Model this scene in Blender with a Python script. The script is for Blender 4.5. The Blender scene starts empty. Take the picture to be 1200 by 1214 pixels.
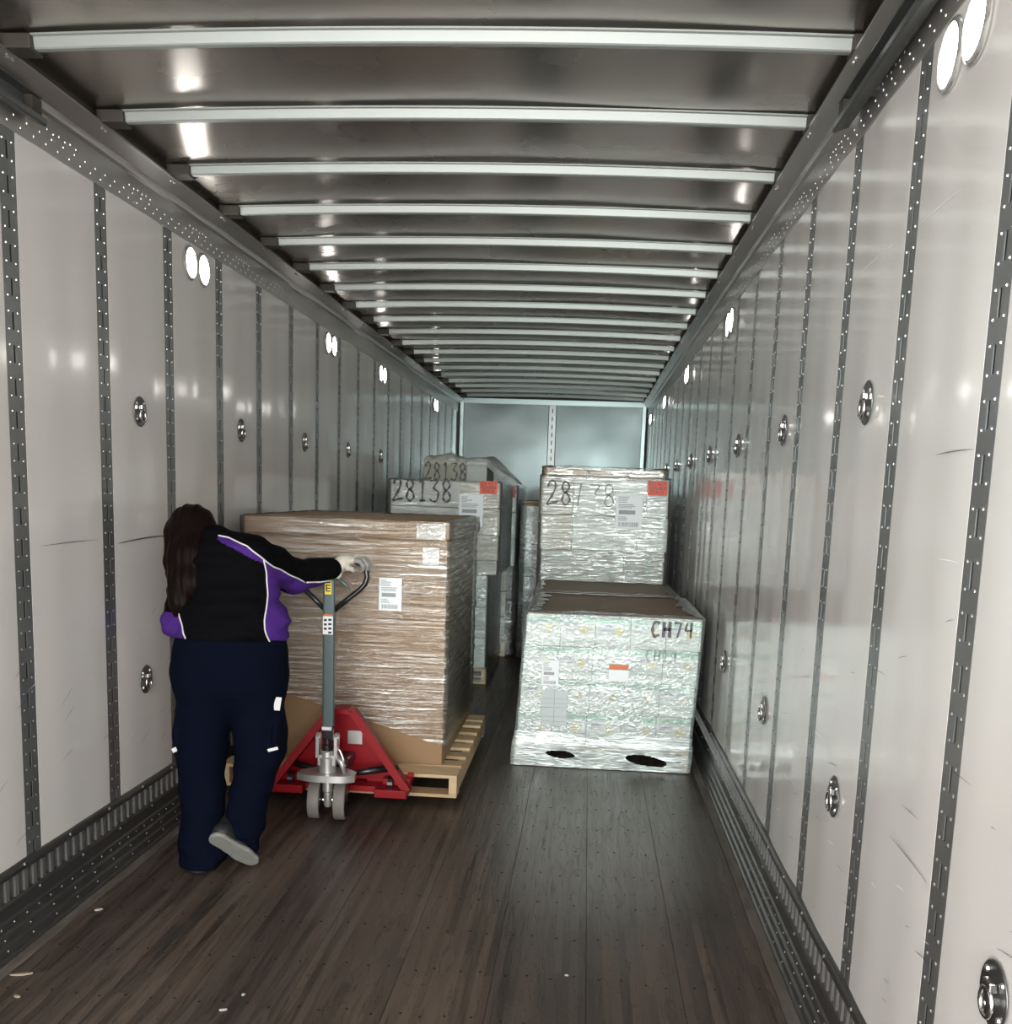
import bpy, bmesh, math, random
import numpy as np
from mathutils import Vector, Matrix, noise
from mathutils.bvhtree import BVHTree

random.seed(7)
sc = bpy.context.scene
COL = sc.collection

# ------------------------------------------------------------------ camera
F_PX, CY_PX = 1215.6, 773.2
yaw, pit, rol = -.0746, -.1551, .034
CAM = Vector((.5424, 0, 1.55))
fw = Vector((math.sin(yaw)*math.cos(pit), math.cos(yaw)*math.cos(pit), math.sin(pit)))
r0 = fw.cross(Vector((0, 0, 1))).normalized(); u0 = r0.cross(fw)
rr = math.cos(rol)*r0 + math.sin(rol)*u0; uu = -math.sin(rol)*r0 + math.cos(rol)*u0
cd = bpy.data.cameras.new('camera'); cam = bpy.data.objects.new('camera', cd); COL.objects.link(cam)
M3 = Matrix((rr, uu, -fw)).transposed()
cam.matrix_world = Matrix.Translation(CAM) @ M3.to_4x4()
cd.sensor_fit = 'HORIZONTAL'; cd.sensor_width = 36; cd.lens = 36*F_PX/1200
cd.shift_x = 0; cd.shift_y = (CY_PX-607)/1200
cd.clip_start = .05; cd.clip_end = 100
sc.camera = cam

# ------------------------------------------------------------------ world, daylight at the open rear door, dock lamp
wd = bpy.data.worlds.new('world'); sc.world = wd; wd.use_nodes = True
bg = wd.node_tree.nodes['Background']
bg.inputs[0].default_value = (1.0, .98, .96, 1); bg.inputs[1].default_value = 8.5
pl = bpy.data.lights.new('door_portal', 'AREA'); pl.shape = 'RECTANGLE'; pl.size = 2.5; pl.size_y = 2.75
pl.cycles.is_portal = True
po = bpy.data.objects.new('door_portal', pl); COL.objects.link(po)
po.location = (0, -1.19, 1.4); po.rotation_euler = (math.radians(90), 0, 0)
sp = bpy.data.lights.new('dock_lamp', 'SPOT'); sp.energy = 720; sp.color = (.80, 1.0, .97)
sp.spot_size = math.radians(27); sp.spot_blend = .75; sp.shadow_soft_size = .10
so = bpy.data.objects.new('dock_lamp', sp); COL.objects.link(so)
so.location = (.95, -1.7, 2.05)
so.rotation_euler = (Vector((.45, 9.0, 1.0))-Vector(so.location)).to_track_quat('-Z', 'Y').to_euler()
sc.view_settings.view_transform = 'Standard'; sc.view_settings.look = 'None'
sc.view_settings.exposure = 0.30; sc.view_settings.gamma = 1.0
sc.view_settings.use_curve_mapping = False
LAMP_STRENGTH = 22.0
sc.cycles.max_bounces = 7; sc.cycles.diffuse_bounces = 4; sc.cycles.glossy_bounces = 4; sc.cycles.transparent_max_bounces = 10; sc.cycles.transmission_bounces = 2
sc.cycles.caustics_refractive = False; sc.cycles.sample_clamp_indirect = 8.0

# ------------------------------------------------------------------ materials
MATS = {}
def mat(name, base, rough=.5, metal=0., var=None, bump=None, coat=0., spec=.5, emis=None, aniso=0., rvar=None, det=4):
    """var: (scale, amount, stretch xyz, dark colour); bump: (scale, strength, stretch, distance)"""
    if name in MATS: return MATS[name]
    m = bpy.data.materials.new(name); m.use_nodes = True
    nt = m.node_tree; b = nt.nodes['Principled BSDF']
    b.inputs['Base Color'].default_value = (*base, 1); b.inputs['Roughness'].default_value = rough
    b.inputs['Metallic'].default_value = metal; b.inputs['Specular IOR Level'].default_value = spec
    b.inputs['Coat Weight'].default_value = coat; b.inputs['Coat Roughness'].default_value = .08
    if aniso:
        b.inputs['Anisotropic'].default_value = aniso
        tg = nt.nodes.new('ShaderNodeTangent'); tg.direction_type = 'UV_MAP'; nt.links.new(tg.outputs[0], b.inputs['Tangent'])
    if emis:
        b.inputs['Emission Color'].default_value = (*emis[0], 1); b.inputs['Emission Strength'].default_value = emis[1]
    geo = nt.nodes.new('ShaderNodeNewGeometry')
    def ntex(scale, stretch, detail=4):
        mp = nt.nodes.new('ShaderNodeMapping'); mp.inputs['Scale'].default_value = stretch
        nt.links.new(geo.outputs['Position'], mp.inputs['Vector'])
        t = nt.nodes.new('ShaderNodeTexNoise'); t.inputs['Scale'].default_value = scale; t.inputs['Detail'].default_value = detail
        nt.links.new(mp.outputs[0], t.inputs['Vector']); return t
    if var:
        t = ntex(var[0], var[2]); rp = nt.nodes.new('ShaderNodeValToRGB')
        rp.color_ramp.elements[0].position = .35; rp.color_ramp.elements[1].position = .68
        rp.color_ramp.elements[0].color = (*var[3], 1); rp.color_ramp.elements[1].color = (*base, 1)
        nt.links.new(t.outputs['Fac'], rp.inputs[0])
        mx = nt.nodes.new('ShaderNodeMix'); mx.data_type = 'RGBA'; mx.inputs[0].default_value = var[1]
        mx.inputs[6].default_value = (*base, 1); nt.links.new(rp.outputs[0], mx.inputs[7])
        nt.links.new(mx.outputs[2], b.inputs['Base Color'])
    if rvar:
        t = ntex(rvar[0], rvar[2]); mr = nt.nodes.new('ShaderNodeMapRange')
        mr.inputs[1].default_value = .3; mr.inputs[2].default_value = .7
        mr.inputs[3].default_value = rough-rvar[1]; mr.inputs[4].default_value = rough+rvar[1]
        nt.links.new(t.outputs['Fac'], mr.inputs[0]); nt.links.new(mr.outputs[0], b.inputs['Roughness'])
    if bump:
        t = ntex(bump[0], bump[2], det); bp = nt.nodes.new('ShaderNodeBump')
        bp.inputs['Strength'].default_value = bump[1]; bp.inputs['Distance'].default_value = bump[3]
        nt.links.new(t.outputs['Fac'], bp.inputs['Height']); nt.links.new(bp.outputs[0], b.inputs['Normal'])
    MATS[name] = m; return m

def film_mat(name, milk, tint, scale, stretch, rough=.16, rot=0., gloss=.5, bumpd=.012):
    """stretch film: clear where thin, milky and shiny where layers gather"""
    m = bpy.data.materials.new(name); m.use_nodes = True; nt = m.node_tree
    out = nt.nodes['Material Output']; nt.nodes.remove(nt.nodes['Principled BSDF'])
    N = nt.nodes.new; Lk = nt.links.new
    geo = N('ShaderNodeNewGeometry')
    mp = N('ShaderNodeMapping'); mp.inputs['Scale'].default_value = stretch; mp.inputs['Rotation'].default_value = (0, rot, 0)
    Lk(geo.outputs['Position'], mp.inputs['Vector'])
    t = N('ShaderNodeTexNoise'); t.inputs['Scale'].default_value = scale; t.inputs['Detail'].default_value = 5; t.inputs['Distortion'].default_value = .8
    Lk(mp.outputs[0], t.inputs['Vector'])
    t2 = N('ShaderNodeTexNoise'); t2.inputs['Scale'].default_value = 3.2; t2.inputs['Detail'].default_value = 3
    Lk(geo.outputs['Position'], t2.inputs['Vector'])
    bp = N('ShaderNodeBump'); bp.inputs['Strength'].default_value = .9; bp.inputs['Distance'].default_value = bumpd
    Lk(t.outputs['Fac'], bp.inputs['Height'])
    fr = N('ShaderNodeFresnel'); fr.inputs[0].default_value = 1.5; Lk(bp.outputs[0], fr.inputs['Normal'])
    def mrange(src, a, b, c, d):
        n = N('ShaderNodeMapRange'); n.inputs[1].default_value = a; n.inputs[2].default_value = b; n.inputs[3].default_value = c; n.inputs[4].default_value = d
        Lk(src, n.inputs[0]); return n.outputs[0]
    def mth(op, a, b):
        n = N('ShaderNodeMath'); n.operation = op; n.use_clamp = True
        for i, v in enumerate((a, b)):
            if hasattr(v, 'is_output'): Lk(v, n.inputs[i])
            else: n.inputs[i].default_value = v
        return n.outputs[0]
    streak = mrange(t.outputs['Fac'], .45, .70, 0., 1.); patch = mrange(t2.outputs['Fac'], .35, .65, .45, 1.2)
    milkf = mth('MULTIPLY', mth('ADD', milk, mth('MULTIPLY', streak, milk*.9+.06)), patch)
    glof = mth('ADD', mth('MULTIPLY', mth('ADD', .10, mth('MULTIPLY', streak, .35)), mth('MULTIPLY', patch, gloss)), mth('MULTIPLY', fr.outputs[0], .9))
    tr = N('ShaderNodeBsdfTransparent'); df = N('ShaderNodeBsdfDiffuse'); df.inputs[0].default_value = (*tint, 1); Lk(bp.outputs[0], df.inputs['Normal'])
    gl = N('ShaderNodeBsdfGlossy'); gl.inputs[0].default_value = (.95, .97, .96, 1); gl.inputs['Roughness'].default_value = rough; Lk(bp.outputs[0], gl.inputs['Normal'])
    m1 = N('ShaderNodeMixShader'); Lk(milkf, m1.inputs[0]); Lk(tr.outputs[0], m1.inputs[1]); Lk(df.outputs[0], m1.inputs[2])
    m2 = N('ShaderNodeMixShader'); Lk(glof, m2.inputs[0]); Lk(m1.outputs[0], m2.inputs[1]); Lk(gl.outputs[0], m2.inputs[2])
    Lk(m2.outputs[0], out.inputs[0]); return m

def floor_mat(name, base, dark):
    m = bpy.data.materials.new(name); m.use_nodes = True; nt = m.node_tree; b = nt.nodes['Principled BSDF']
    geo = nt.nodes.new('ShaderNodeNewGeometry'); sx = nt.nodes.new('ShaderNodeSeparateXYZ'); nt.links.new(geo.outputs['Position'], sx.inputs[0])
    def math_(op, a, bb):
        n = nt.nodes.new('ShaderNodeMath'); n.operation = op
        for i, v in enumerate((a, bb)):
            if v is None: continue
            if hasattr(v, 'is_output'): nt.links.new(v, n.inputs[i])
            else: n.inputs[i].default_value = v
        return n.outputs[0]
    strip = math_('FLOOR', math_('DIVIDE', sx.outputs[0], .0275), None)
    seg = math_('FLOOR', math_('ADD', math_('DIVIDE', sx.outputs[1], 1.35), math_('MULTIPLY', strip, .37)), None)
    cb = nt.nodes.new('ShaderNodeCombineXYZ'); nt.links.new(strip, cb.inputs[0]); nt.links.new(seg, cb.inputs[1])
    wn = nt.nodes.new('ShaderNodeTexWhiteNoise'); wn.noise_dimensions = '2D'; nt.links.new(cb.outputs[0], wn.inputs['Vector'])
    mp = nt.nodes.new('ShaderNodeMapping'); mp.inputs['Scale'].default_value = (26, 1.3, 1); nt.links.new(geo.outputs['Position'], mp.inputs['Vector'])
    n1 = nt.nodes.new('ShaderNodeTexNoise'); n1.inputs['Scale'].default_value = 2.2; n1.inputs['Detail'].default_value = 6; n1.inputs['Distortion'].default_value = .5
    nt.links.new(mp.outputs[0], n1.inputs['Vector'])
    n2 = nt.nodes.new('ShaderNodeTexNoise'); n2.inputs['Scale'].default_value = 1.3; n2.inputs['Detail'].default_value = 4
    nt.links.new(geo.outputs['Position'], n2.inputs['Vector'])
    v = math_('ADD', math_('MULTIPLY', wn.outputs[0], .36), math_('MULTIPLY', n1.outputs[0], .72))
    v = math_('ADD', v, math_('MULTIPLY', n2.outputs[0], .5))
    rp = nt.nodes.new('ShaderNodeValToRGB'); e = rp.color_ramp.elements
    e[0].position = .45; e[0].color = (*dark, 1); e[1].position = 1.0; e[1].color = (*base, 1)
    nt.links.new(v, rp.inputs[0])
    # worn cracks: thin dark wandering lines along the boards
    mp2 = nt.nodes.new('ShaderNodeMapping'); mp2.inputs['Scale'].default_value = (14, 1.5, 1); nt.links.new(geo.outputs['Position'], mp2.inputs['Vector'])
    n3 = nt.nodes.new('ShaderNodeTexNoise'); n3.inputs['Scale'].default_value = 1.9; n3.inputs['Detail'].default_value = 3; n3.inputs['Distortion'].default_value = 1.2
    nt.links.new(mp2.outputs[0], n3.inputs['Vector'])
    ln = math_('ABSOLUTE', math_('SUBTRACT', n3.outputs[0], .5), None)
    mk = nt.nodes.new('ShaderNodeMapRange'); mk.inputs[1].default_value = .0; mk.inputs[2].default_value = .018; mk.inputs[3].default_value = .45; mk.inputs[4].default_value = 1.
    nt.links.new(ln, mk.inputs[0])
    mx = nt.nodes.new('ShaderNodeMix'); mx.data_type = 'RGBA'; mx.blend_type = 'MULTIPLY'; mx.inputs[0].default_value = 1.
    # pale patch in the right-hand lane: some wear, mostly the CH74 load's reflection painted in
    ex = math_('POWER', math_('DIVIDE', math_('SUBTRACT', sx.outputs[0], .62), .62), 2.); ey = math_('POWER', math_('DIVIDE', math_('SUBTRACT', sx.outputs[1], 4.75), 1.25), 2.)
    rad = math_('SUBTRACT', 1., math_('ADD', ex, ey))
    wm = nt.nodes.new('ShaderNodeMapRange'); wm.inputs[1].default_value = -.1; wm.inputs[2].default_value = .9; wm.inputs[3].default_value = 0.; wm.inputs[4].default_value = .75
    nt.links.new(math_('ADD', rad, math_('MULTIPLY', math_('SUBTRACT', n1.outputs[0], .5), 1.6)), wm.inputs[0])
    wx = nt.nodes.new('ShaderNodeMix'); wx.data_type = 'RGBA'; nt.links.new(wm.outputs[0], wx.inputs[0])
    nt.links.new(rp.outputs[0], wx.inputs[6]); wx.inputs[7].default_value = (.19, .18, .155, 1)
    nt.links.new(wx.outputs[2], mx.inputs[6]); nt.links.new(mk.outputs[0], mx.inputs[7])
    nt.links.new(mx.outputs[2], b.inputs['Base Color'])
    rg = nt.nodes.new('ShaderNodeMapRange'); rg.inputs[1].default_value = .3; rg.inputs[2].default_value = .7; rg.inputs[3].default_value = .30; rg.inputs[4].default_value = .52
    nt.links.new(n1.outputs[0], rg.inputs[0]); nt.links.new(rg.outputs[0], b.inputs['Roughness'])
    bp = nt.nodes.new('ShaderNodeBump'); bp.inputs['Strength'].default_value = .35; bp.inputs['Distance'].default_value = .004
    hh = math_('ADD', n1.outputs[0], mk.outputs[0]); nt.links.new(hh, bp.inputs['Height']); nt.links.new(bp.outputs[0], b.inputs['Normal'])
    b.inputs['Specular IOR Level'].default_value = .5
    return m

ST = (1, 1, 1)
m_panel = mat('white_wall_panel', (.76, .745, .72), .17, 0, var=(1.1, .5, (1, 1, 2.2), (.70, .69, .665)), bump=(1.3, .10, (1, 1.4, .35), .02), coat=.25, spec=.5, rvar=(2.5, .05, ST))
m_steel = mat('galvanised_steel', (.36, .37, .37), .33, .85, var=(14, .5, ST, (.22, .23, .23)), bump=(40, .06, ST, .002))
m_slat = mat('slat_steel', (.31, .32, .32), .32, .7, var=(9, .5, (1, 1, .5), (.21, .22, .22)))
m_slotback = mat('slot_backing', (.05, .05, .05), .6)
m_rivet = mat('rivet_steel', (.80, .80, .78), .25, .9)
m_hriv = mat('header_rivet', (.52, .51, .49), .3, .75)
m_rail = mat('header_aluminium', (.44, .42, .40), .30, .75, var=(3, .4, (1, .3, 1), (.32, .31, .30)), bump=(6, .05, (1, .4, 1), .01))
m_roof = mat('roof_aluminium', (.54, .50, .465), .26, 1., var=(.9, .25, ST, (.47, .435, .405)), rvar=(1.5, .04, ST), aniso=.8)
m_bow = mat('bow_steel', (.36, .39, .37), .42, .35, var=(5, .35, (.4, 1, 1), (.30, .33, .31)))
m_dark = mat('dark_bracket', (.045, .04, .03), .6)
m_scuff = mat('scuff_aluminium', (.14, .14, .137), .34, .7, var=(7, .6, (1, .3, 1), (.075, .075, .072)))
m_bar = mat('scuff_bar_steel', (.55, .55, .54), .3, .85)
m_edge = mat('floor_edge_strip', (.20, .178, .155), .55, .1, var=(9, .8, (2, .5, 1), (.07, .06, .05)))
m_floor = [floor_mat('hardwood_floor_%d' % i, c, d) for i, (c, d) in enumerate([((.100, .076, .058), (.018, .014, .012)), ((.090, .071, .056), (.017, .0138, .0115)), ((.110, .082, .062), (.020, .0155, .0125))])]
m_screw = mat('floor_screw', (.02, .018, .016), .5, .5)
m_back = mat('bulkhead_panel', (.235, .285, .285), .26, .25, var=(2, .4, ST, (.19, .235, .235)), bump=(1.6, .25, ST, .03), det=1)
m_post = mat('post_aluminium', (.38, .46, .45), .30, .6)
m_track = mat('door_track_steel', (.16, .17, .17), .35, .8)
m_lens = mat('lamp_lens', (1, 1, 1), .4, emis=((1.0, .97, .92), LAMP_STRENGTH))
m_bezel = mat('lamp_bezel', (.70, .70, .68), .2, .8)
m_pan = mat('tie_down_pan', (.17, .17, .17), .3, .85)
m_chrome = mat('chrome', (.75, .75, .74), .14, 1.)
m_scr_d = mat('dark_scratch', (.10, .095, .09), .6)
m_scr_w = mat('white_scratch', (.85, .84, .82), .4)

# ------------------------------------------------------------------ mesh helpers
class MB:
    def __init__(s): s.v = []; s.f = []; s.mi = []; s.cur = 0
    def add(s, vs, fs):
        o = len(s.v); s.v += [tuple(p) for p in vs]
        for f in fs: s.f.append(tuple(o+i for i in f)); s.mi.append(s.cur)
    def box(s, x0, x1, y0, y1, z0, z1, bev=0.):
        if bev <= 0:
            vs = [(x, y, z) for x in (x0, x1) for y in (y0, y1) for z in (z0, z1)]
            s.add(vs, [(0, 1, 3, 2), (4, 6, 7, 5), (0, 4, 5, 1), (2, 3, 7, 6), (0, 2, 6, 4), (1, 5, 7, 3)]); return
        bm = bmesh.new(); bmesh.ops.create_cube(bm, size=1)
        for v in bm.verts: v.co = Vector(((x0+x1)/2+v.co.x*(x1-x0), (y0+y1)/2+v.co.y*(y1-y0), (z0+z1)/2+v.co.z*(z1-z0)))
        bmesh.ops.bevel(bm, geom=bm.edges[:], offset=bev, segments=2, profile=.5, affect='EDGES')
        bm.verts.index_update(); s.add([v.co[:] for v in bm.verts], [[v.index for v in f.verts] for f in bm.faces]); bm.free()
    def obox(s, c, ax, ay, az, bev=0.):
        """oriented box: centre c, half-axis vectors"""
        c, ax, ay, az = map(Vector, (c, ax, ay, az)); t = MB(); t.box(-1, 1, -1, 1, -1, 1)
        s.add([c+ax*p[0]+ay*p[1]+az*p[2] for p in t.v], t.f)
    def prism(s, poly, axis, a0, a1):
        """poly: list of 2D points in the plane of the two other axes, extruded along axis"""
        n = len(poly)
        def P(p, a):
            return {'x': (a, p[0], p[1]), 'y': (p[0], a, p[1]), 'z': (p[0], p[1], a)}[axis]
        vs = [P(p, a0) for p in poly]+[P(p, a1) for p in poly]
        s.add(vs, [tuple(range(n)), tuple(range(2*n-1, n-1, -1))]+[(i, i+n, (i+1) % n+n, (i+1) % n) for i in range(n)])
    def tube(s, pts, r, n=10, closed=False, cap=True):
        pts = [Vector(p) for p in pts]; k = len(pts); rs = r if isinstance(r, (list, tuple)) else [r]*k
        up = None; rings = []
        for i, p in enumerate(pts):
            a = pts[i-1] if (i or closed) else p; b = pts[(i+1) % k] if (i < k-1 or closed) else p
            t = (b-a).normalized()
            if up is None:
                up = t.orthogonal().normalized()
            up = (up-t*up.dot(t)).normalized(); w = t.cross(up)
            rings.append([p+(up*math.cos(2*math.pi*j/n)+w*math.sin(2*math.pi*j/n))*rs[i] for j in range(n)])
        vs = [q for R in rings for q in R]; fs = []
        for i in range(k if closed else k-1):
            for j in range(n):
                a = i*n+j; b = i*n+(j+1) % n; c = ((i+1) % k)*n+(j+1) % n; d = ((i+1) % k)*n+j; fs.append((a, b, c, d))
        if cap and not closed: fs += [tuple(range(n-1, -1, -1)), tuple(range((k-1)*n, k*n))]
        s.add(vs, fs)
    def lathe(s, prof, axis, c, n=24):
        """prof: (radius, along) list, revolved about axis through c"""
        ax = Vector(axis).normalized(); u = ax.orthogonal().normalized(); w = ax.cross(u); c = Vector(c); k = len(prof)
        vs = [c+ax*h+(u*math.cos(2*math.pi*j/n)+w*math.sin(2*math.pi*j/n))*max(r, 1e-4) for r, h in prof for j in range(n)]
        fs = [(i*n+j, i*n+(j+1) % n, (i+1)*n+(j+1) % n, (i+1)*n+j) for i in range(k-1) for j in range(n)]
        fs += [tuple(range(n-1, -1, -1)), tuple(range((k-1)*n, k*n))]
        s.add(vs, fs)
    def dome(s, c, nrm, r, h, n=6):
        nrm = Vector(nrm).normalized(); u = nrm.orthogonal().normalized(); w = nrm.cross(u); c = Vector(c)
        vs = []
        for rad, hh in ((r, 0), (r*.75, h*.75)):
            vs += [c+nrm*hh+(u*math.cos(2*math.pi*j/n)+w*math.sin(2*math.pi*j/n))*rad for j in range(n)]
        vs.append(c+nrm*h)
        s.add(vs, [(j, (j+1) % n, n+(j+1) % n, n+j) for j in range(n)]+[(n+j, n+(j+1) % n, 2*n) for j in range(n)])
    def mesh(s, name, mats, smooth=False, angle=None):
        me = bpy.data.meshes.new(name); me.from_pydata(s.v, [], s.f); 
        for m in (mats if isinstance(mats, (list, tuple)) else [mats]): me.materials.append(m)
        bm = bmesh.new(); bm.from_mesh(me); bmesh.ops.recalc_face_normals(bm, faces=bm.faces[:]); bm.to_mesh(me); bm.free()
        if any(s.mi): me.polygons.foreach_set('material_index', s.mi)
        if smooth or angle:
            me.polygons.foreach_set('use_smooth', [True]*len(me.polygons))
            if angle and hasattr(me, 'set_sharp_from_angle'): me.set_sharp_from_angle(angle=math.radians(angle))
        me.update(); return me
    def build(s, name, mats, parent=None, smooth=False, angle=None):
        return link(name, s.mesh(name, mats, smooth, angle), parent)

def link(name, me, parent=None, loc=None):
    o = bpy.data.objects.new(name, me); COL.objects.link(o)
    if loc is not None: o.location = loc
    if parent is not None: o.parent = parent
    return o
def empty(name, loc=(0, 0, 0)):
    o = bpy.data.objects.new(name, None); COL.objects.link(o); o.location = loc; return o
def tag(o, label=None, cat=None, group=None, kind=None):
    if label: o['label'] = label
    if cat: o['category'] = cat
    if group: o['group'] = group
    if kind: o['kind'] = kind
    return o
def copy_tree(o, parent=None, loc=None):
    c = o.copy(); COL.objects.link(c); c.parent = parent
    if loc is not None: c.location = loc
    for ch in list(o.children): copy_tree(ch, c)
    return c

# ------------------------------------------------------------------ room shell
W, Y0, Y1 = 1.289, -1.2, 14.28
PITCH, SW = .6096, .092
ZB, ZT = .262, 2.612
def slat_centres(first):
    c = first
    while c-PITCH > Y0+.1: c -= PITCH
    out = []
    while c < Y1-.05: out.append(c); c += PITCH
    return out
LS, RS = slat_centres(3.212), slat_centres(2.657)

floor = empty('floor'); tag(floor, kind='structure')
sub = MB(); sub.box(-W-.05, W+.05, Y0, Y1+.05, -.06, -.022); sub.build('subfloor', m_dark, floor)
bw = 2.416/8
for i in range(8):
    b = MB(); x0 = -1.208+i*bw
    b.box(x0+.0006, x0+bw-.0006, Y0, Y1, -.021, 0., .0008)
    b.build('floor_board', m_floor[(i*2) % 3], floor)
for s in (-1, 1):
    b = MB(); b.box(min(s*1.2095, s*1.262), max(s*1.2095, s*1.262), Y0, Y1, -.021, .001, .001); b.build('edge_strip', m_edge, floor)
b = MB(); yy = 1.6; rnd = random.Random(3)
while yy < 8:
    for i in range(8):
        for dx in (.045, .115, .19, .26):
            b.lathe([(.0045, 0), (.0045, .0012)], (0, 0, 1), (-1.208+i*bw+dx+rnd.uniform(-.008, .008), yy+rnd.uniform(-.02, .02), .0), 6)
    yy += .305
so_ = b.build('screw_heads', m_screw, floor); so_['kind'] = 'stuff'

# walls: bowed panels, slotted slats with rivets
def panel_mesh(w, bulge, seed, sgn):
    b = MB(); ny, nz = 14, 10; rd = random.Random(seed); ph = rd.uniform(0, 6)
    th = .0030
    vs = []
    for j in range(nz+1):
        for i in range(ny+1):
            t = i/ny; z = ZB+(ZT-ZB)*j/nz; y = -w/2+w*t
            prof = 4*t*(1-t)
            d = th + bulge*prof*(1+.25*math.sin(ph+3*j/nz)) + .0012*math.sin(ph*2+t*9)*prof
            vs.append((-sgn*d, y, z))
    fs = [(j*(ny+1)+i, j*(ny+1)+i+1, (j+1)*(ny+1)+i+1, (j+1)*(ny+1)+i) for j in range(nz) for i in range(ny)]
    b.add(vs, fs)
    # folded side edges
    b.add([(0, -w/2-.002, ZB), (-sgn*th, -w/2, ZB), (-sgn*th, -w/2, ZT), (0, -w/2-.002, ZT)], [(0, 1, 2, 3)])
    b.add([(0, w/2+.002, ZB), (-sgn*th, w/2, ZB), (-sgn*th, w/2, ZT), (0, w/2+.002, ZT)], [(0, 1, 2, 3)])
    # back face
    b.add([(sgn*.01, -w/2, ZB), (sgn*.01, w/2, ZB), (sgn*.01, w/2, ZT), (sgn*.01, -w/2, ZT)], [(0, 1, 2, 3)])
    return b.mesh('wall_panel', m_panel, angle=40)
def slat_meshes(sgn):
    h = SW/2; b = MB(); riv = MB(); n = int((ZT-ZB)/.1016); sw, sh = .0066, .054
    z0 = ZB
    b.box(-.003, .0, -h, -sw, ZB, ZT); b.box(-.003, .0, sw, h, ZB, ZT)
    zc = ZT-.075; prev = ZT; slots = []
    while zc-sh/2 > ZB+.01:
        b.box(-.003, 0, -sw, sw, zc+sh/2, prev); prev = zc-sh/2; slots.append(zc); zc -= .1016
    b.box(-.003, 0, -sw, sw, ZB, prev)
    for zc in slots:
        for y in (-.026, .026):
            for dz in (-.027, .027): riv.dome((-sgn*.003 if sgn > 0 else .003, y, zc+dz), (-sgn, 0, 0), .0042, .0026)
    if sgn < 0: b.v = [(-x, y, z) for x, y, z in b.v]
    bk = MB(); bk.box(.004 if sgn > 0 else -.008, .008 if sgn > 0 else -.004, -h-.01, h+.01, ZB, ZT)
    return b.mesh('slat', m_slat), riv.mesh('rivets', m_rivet), bk.mesh('slot_backing', m_slotback)
for sgn, name, cs in ((-1, 'wall_left', LS), (1, 'wall_right', RS)):
    wall = empty(name, (sgn*W, 0, 0)); tag(wall, kind='structure')
    sm, rm, km = slat_meshes(sgn)
    for c in cs:
        s_ = link('slat', sm, wall, (0, c, 0)); r_ = link('rivets', rm, s_); r_['kind'] = 'stuff'; link('slot_backing', km, s_)
    pms = [panel_mesh(PITCH-SW-.004, bl, 10+i, sgn) for i, bl in enumerate((.0035, .0015, .0050, .0025))]
    for i, c in enumerate(cs[:-1]):
        link('wall_panel', pms[(i*7+(0 if sgn < 0 else 1)) % 4], wall, (0, c+PITCH/2, 0))
    # closing panels at both ends
    for a, bnd in ((Y0, cs[0]-SW/2), (cs[-1]+SW/2, Y1)):
        if bnd-a > .03: link('wall_panel', panel_mesh(bnd-a-.004, .001, 1, sgn), wall, (0, (a+bnd)/2, 0))
    # old scratches and scuffs on the panels (thin raised burrs)
    sd = MB(); rd = random.Random(5 if sgn < 0 else 9)
    def scratch(mb, y0, z0, y1, z1, w_=.0022, bend=.01):
        n = 6; pts = []
        for i in range(n+1):
            t = i/n; pts.append((y0+(y1-y0)*t, z0+(z1-z0)*t+.4*bend*math.sin(math.pi*t)))
        vs = []; fs = []
        dx = y1-y0; dz = z1-z0; L = math.hypot(dx, dz); nx, nz = -dz/L, dx/L
        for i, (y, z) in enumerate(pts):
            ww = .6*w_*(.3+math.sin(math.pi*min(max(i/n, .05), .95)))
            for k in (-1, 1): vs.append((-sgn*.0100, y+nx*ww*k, z+nz*ww*k))
        fs = [(2*i, 2*i+1, 2*i+3, 2*i+2) for i in range(n)]
        mb.add(vs, fs)
    sw_ = MB()
    if sgn < 0:
        scratch(sd, 3.89, 1.300, 4.38, 1.312, .0035, .012); scratch(sd, 3.32, 1.318, 3.72, 1.322, .0015, .004)
        for k in range(26):
            y = rd.uniform(2.9, 4.4); z = rd.uniform(.35, 1.0); l = rd.uniform(.02, .09)
            scratch(sd if rd.random() < .6 else sw_, y, z, y+l, z+rd.uniform(.2, .7)*l, .0011, .003)
    else:
        for a in ((2.10, .777, 2.37, .786), (2.04, .625, 2.13, .612), (2.09, 1.662, 2.30, 1.659)): scratch(sd, *a, .0015, .004)
        for a in ((2.30, 2.198, 2.56, 2.197), (2.75, 2.2, 3.10, 2.196)): scratch(sw_, *a, .0015, .004)
        for k in range(60):
            y = rd.uniform(1.5, 5.0); z = rd.uniform(.4, 1.5); l = rd.uniform(.02, .12)
            scratch(sd if rd.random() < .5 else sw_, y, z, y+l, z-rd.uniform(.0, .25)*l, .0010, .003)
    q = sd.build('dark_scratches', m_scr_d, wall); q['kind'] = 'stuff'
    q = sw_.build('pale_scratches', m_scr_w, wall); q['kind'] = 'stuff'
    # scuff liner at the foot of the wall
    base = empty('baseboard_left' if sgn < 0 else 'baseboard_right', (sgn*W, 0, 0)); tag(base, kind='structure')
    def pr(pts): return [(-sgn*x, z) for x, z in pts]
    t = MB(); t.prism(pr([(0, .286), (.012, .288), (.020, .282), (.023, .270), (.020, .258), (.010, .252), (0, .252)]), 'y', Y0, Y1); t.build('top_rail', m_scuff, base, angle=50)
    t = MB(); t.prism(pr([(0, .252), (.004, .252), (.004, .178), (0, .178)]), 'y', Y0, Y1); t.build('slot_channel', m_slotback, base)
    t = MB(); y = Y0+.02
    while y < Y1-.03:
        x0, x1 = sorted((-sgn*.004, -sgn*.012)); t.box(x0, x1, y, y+.020, .180, .251); y += .056
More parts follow.
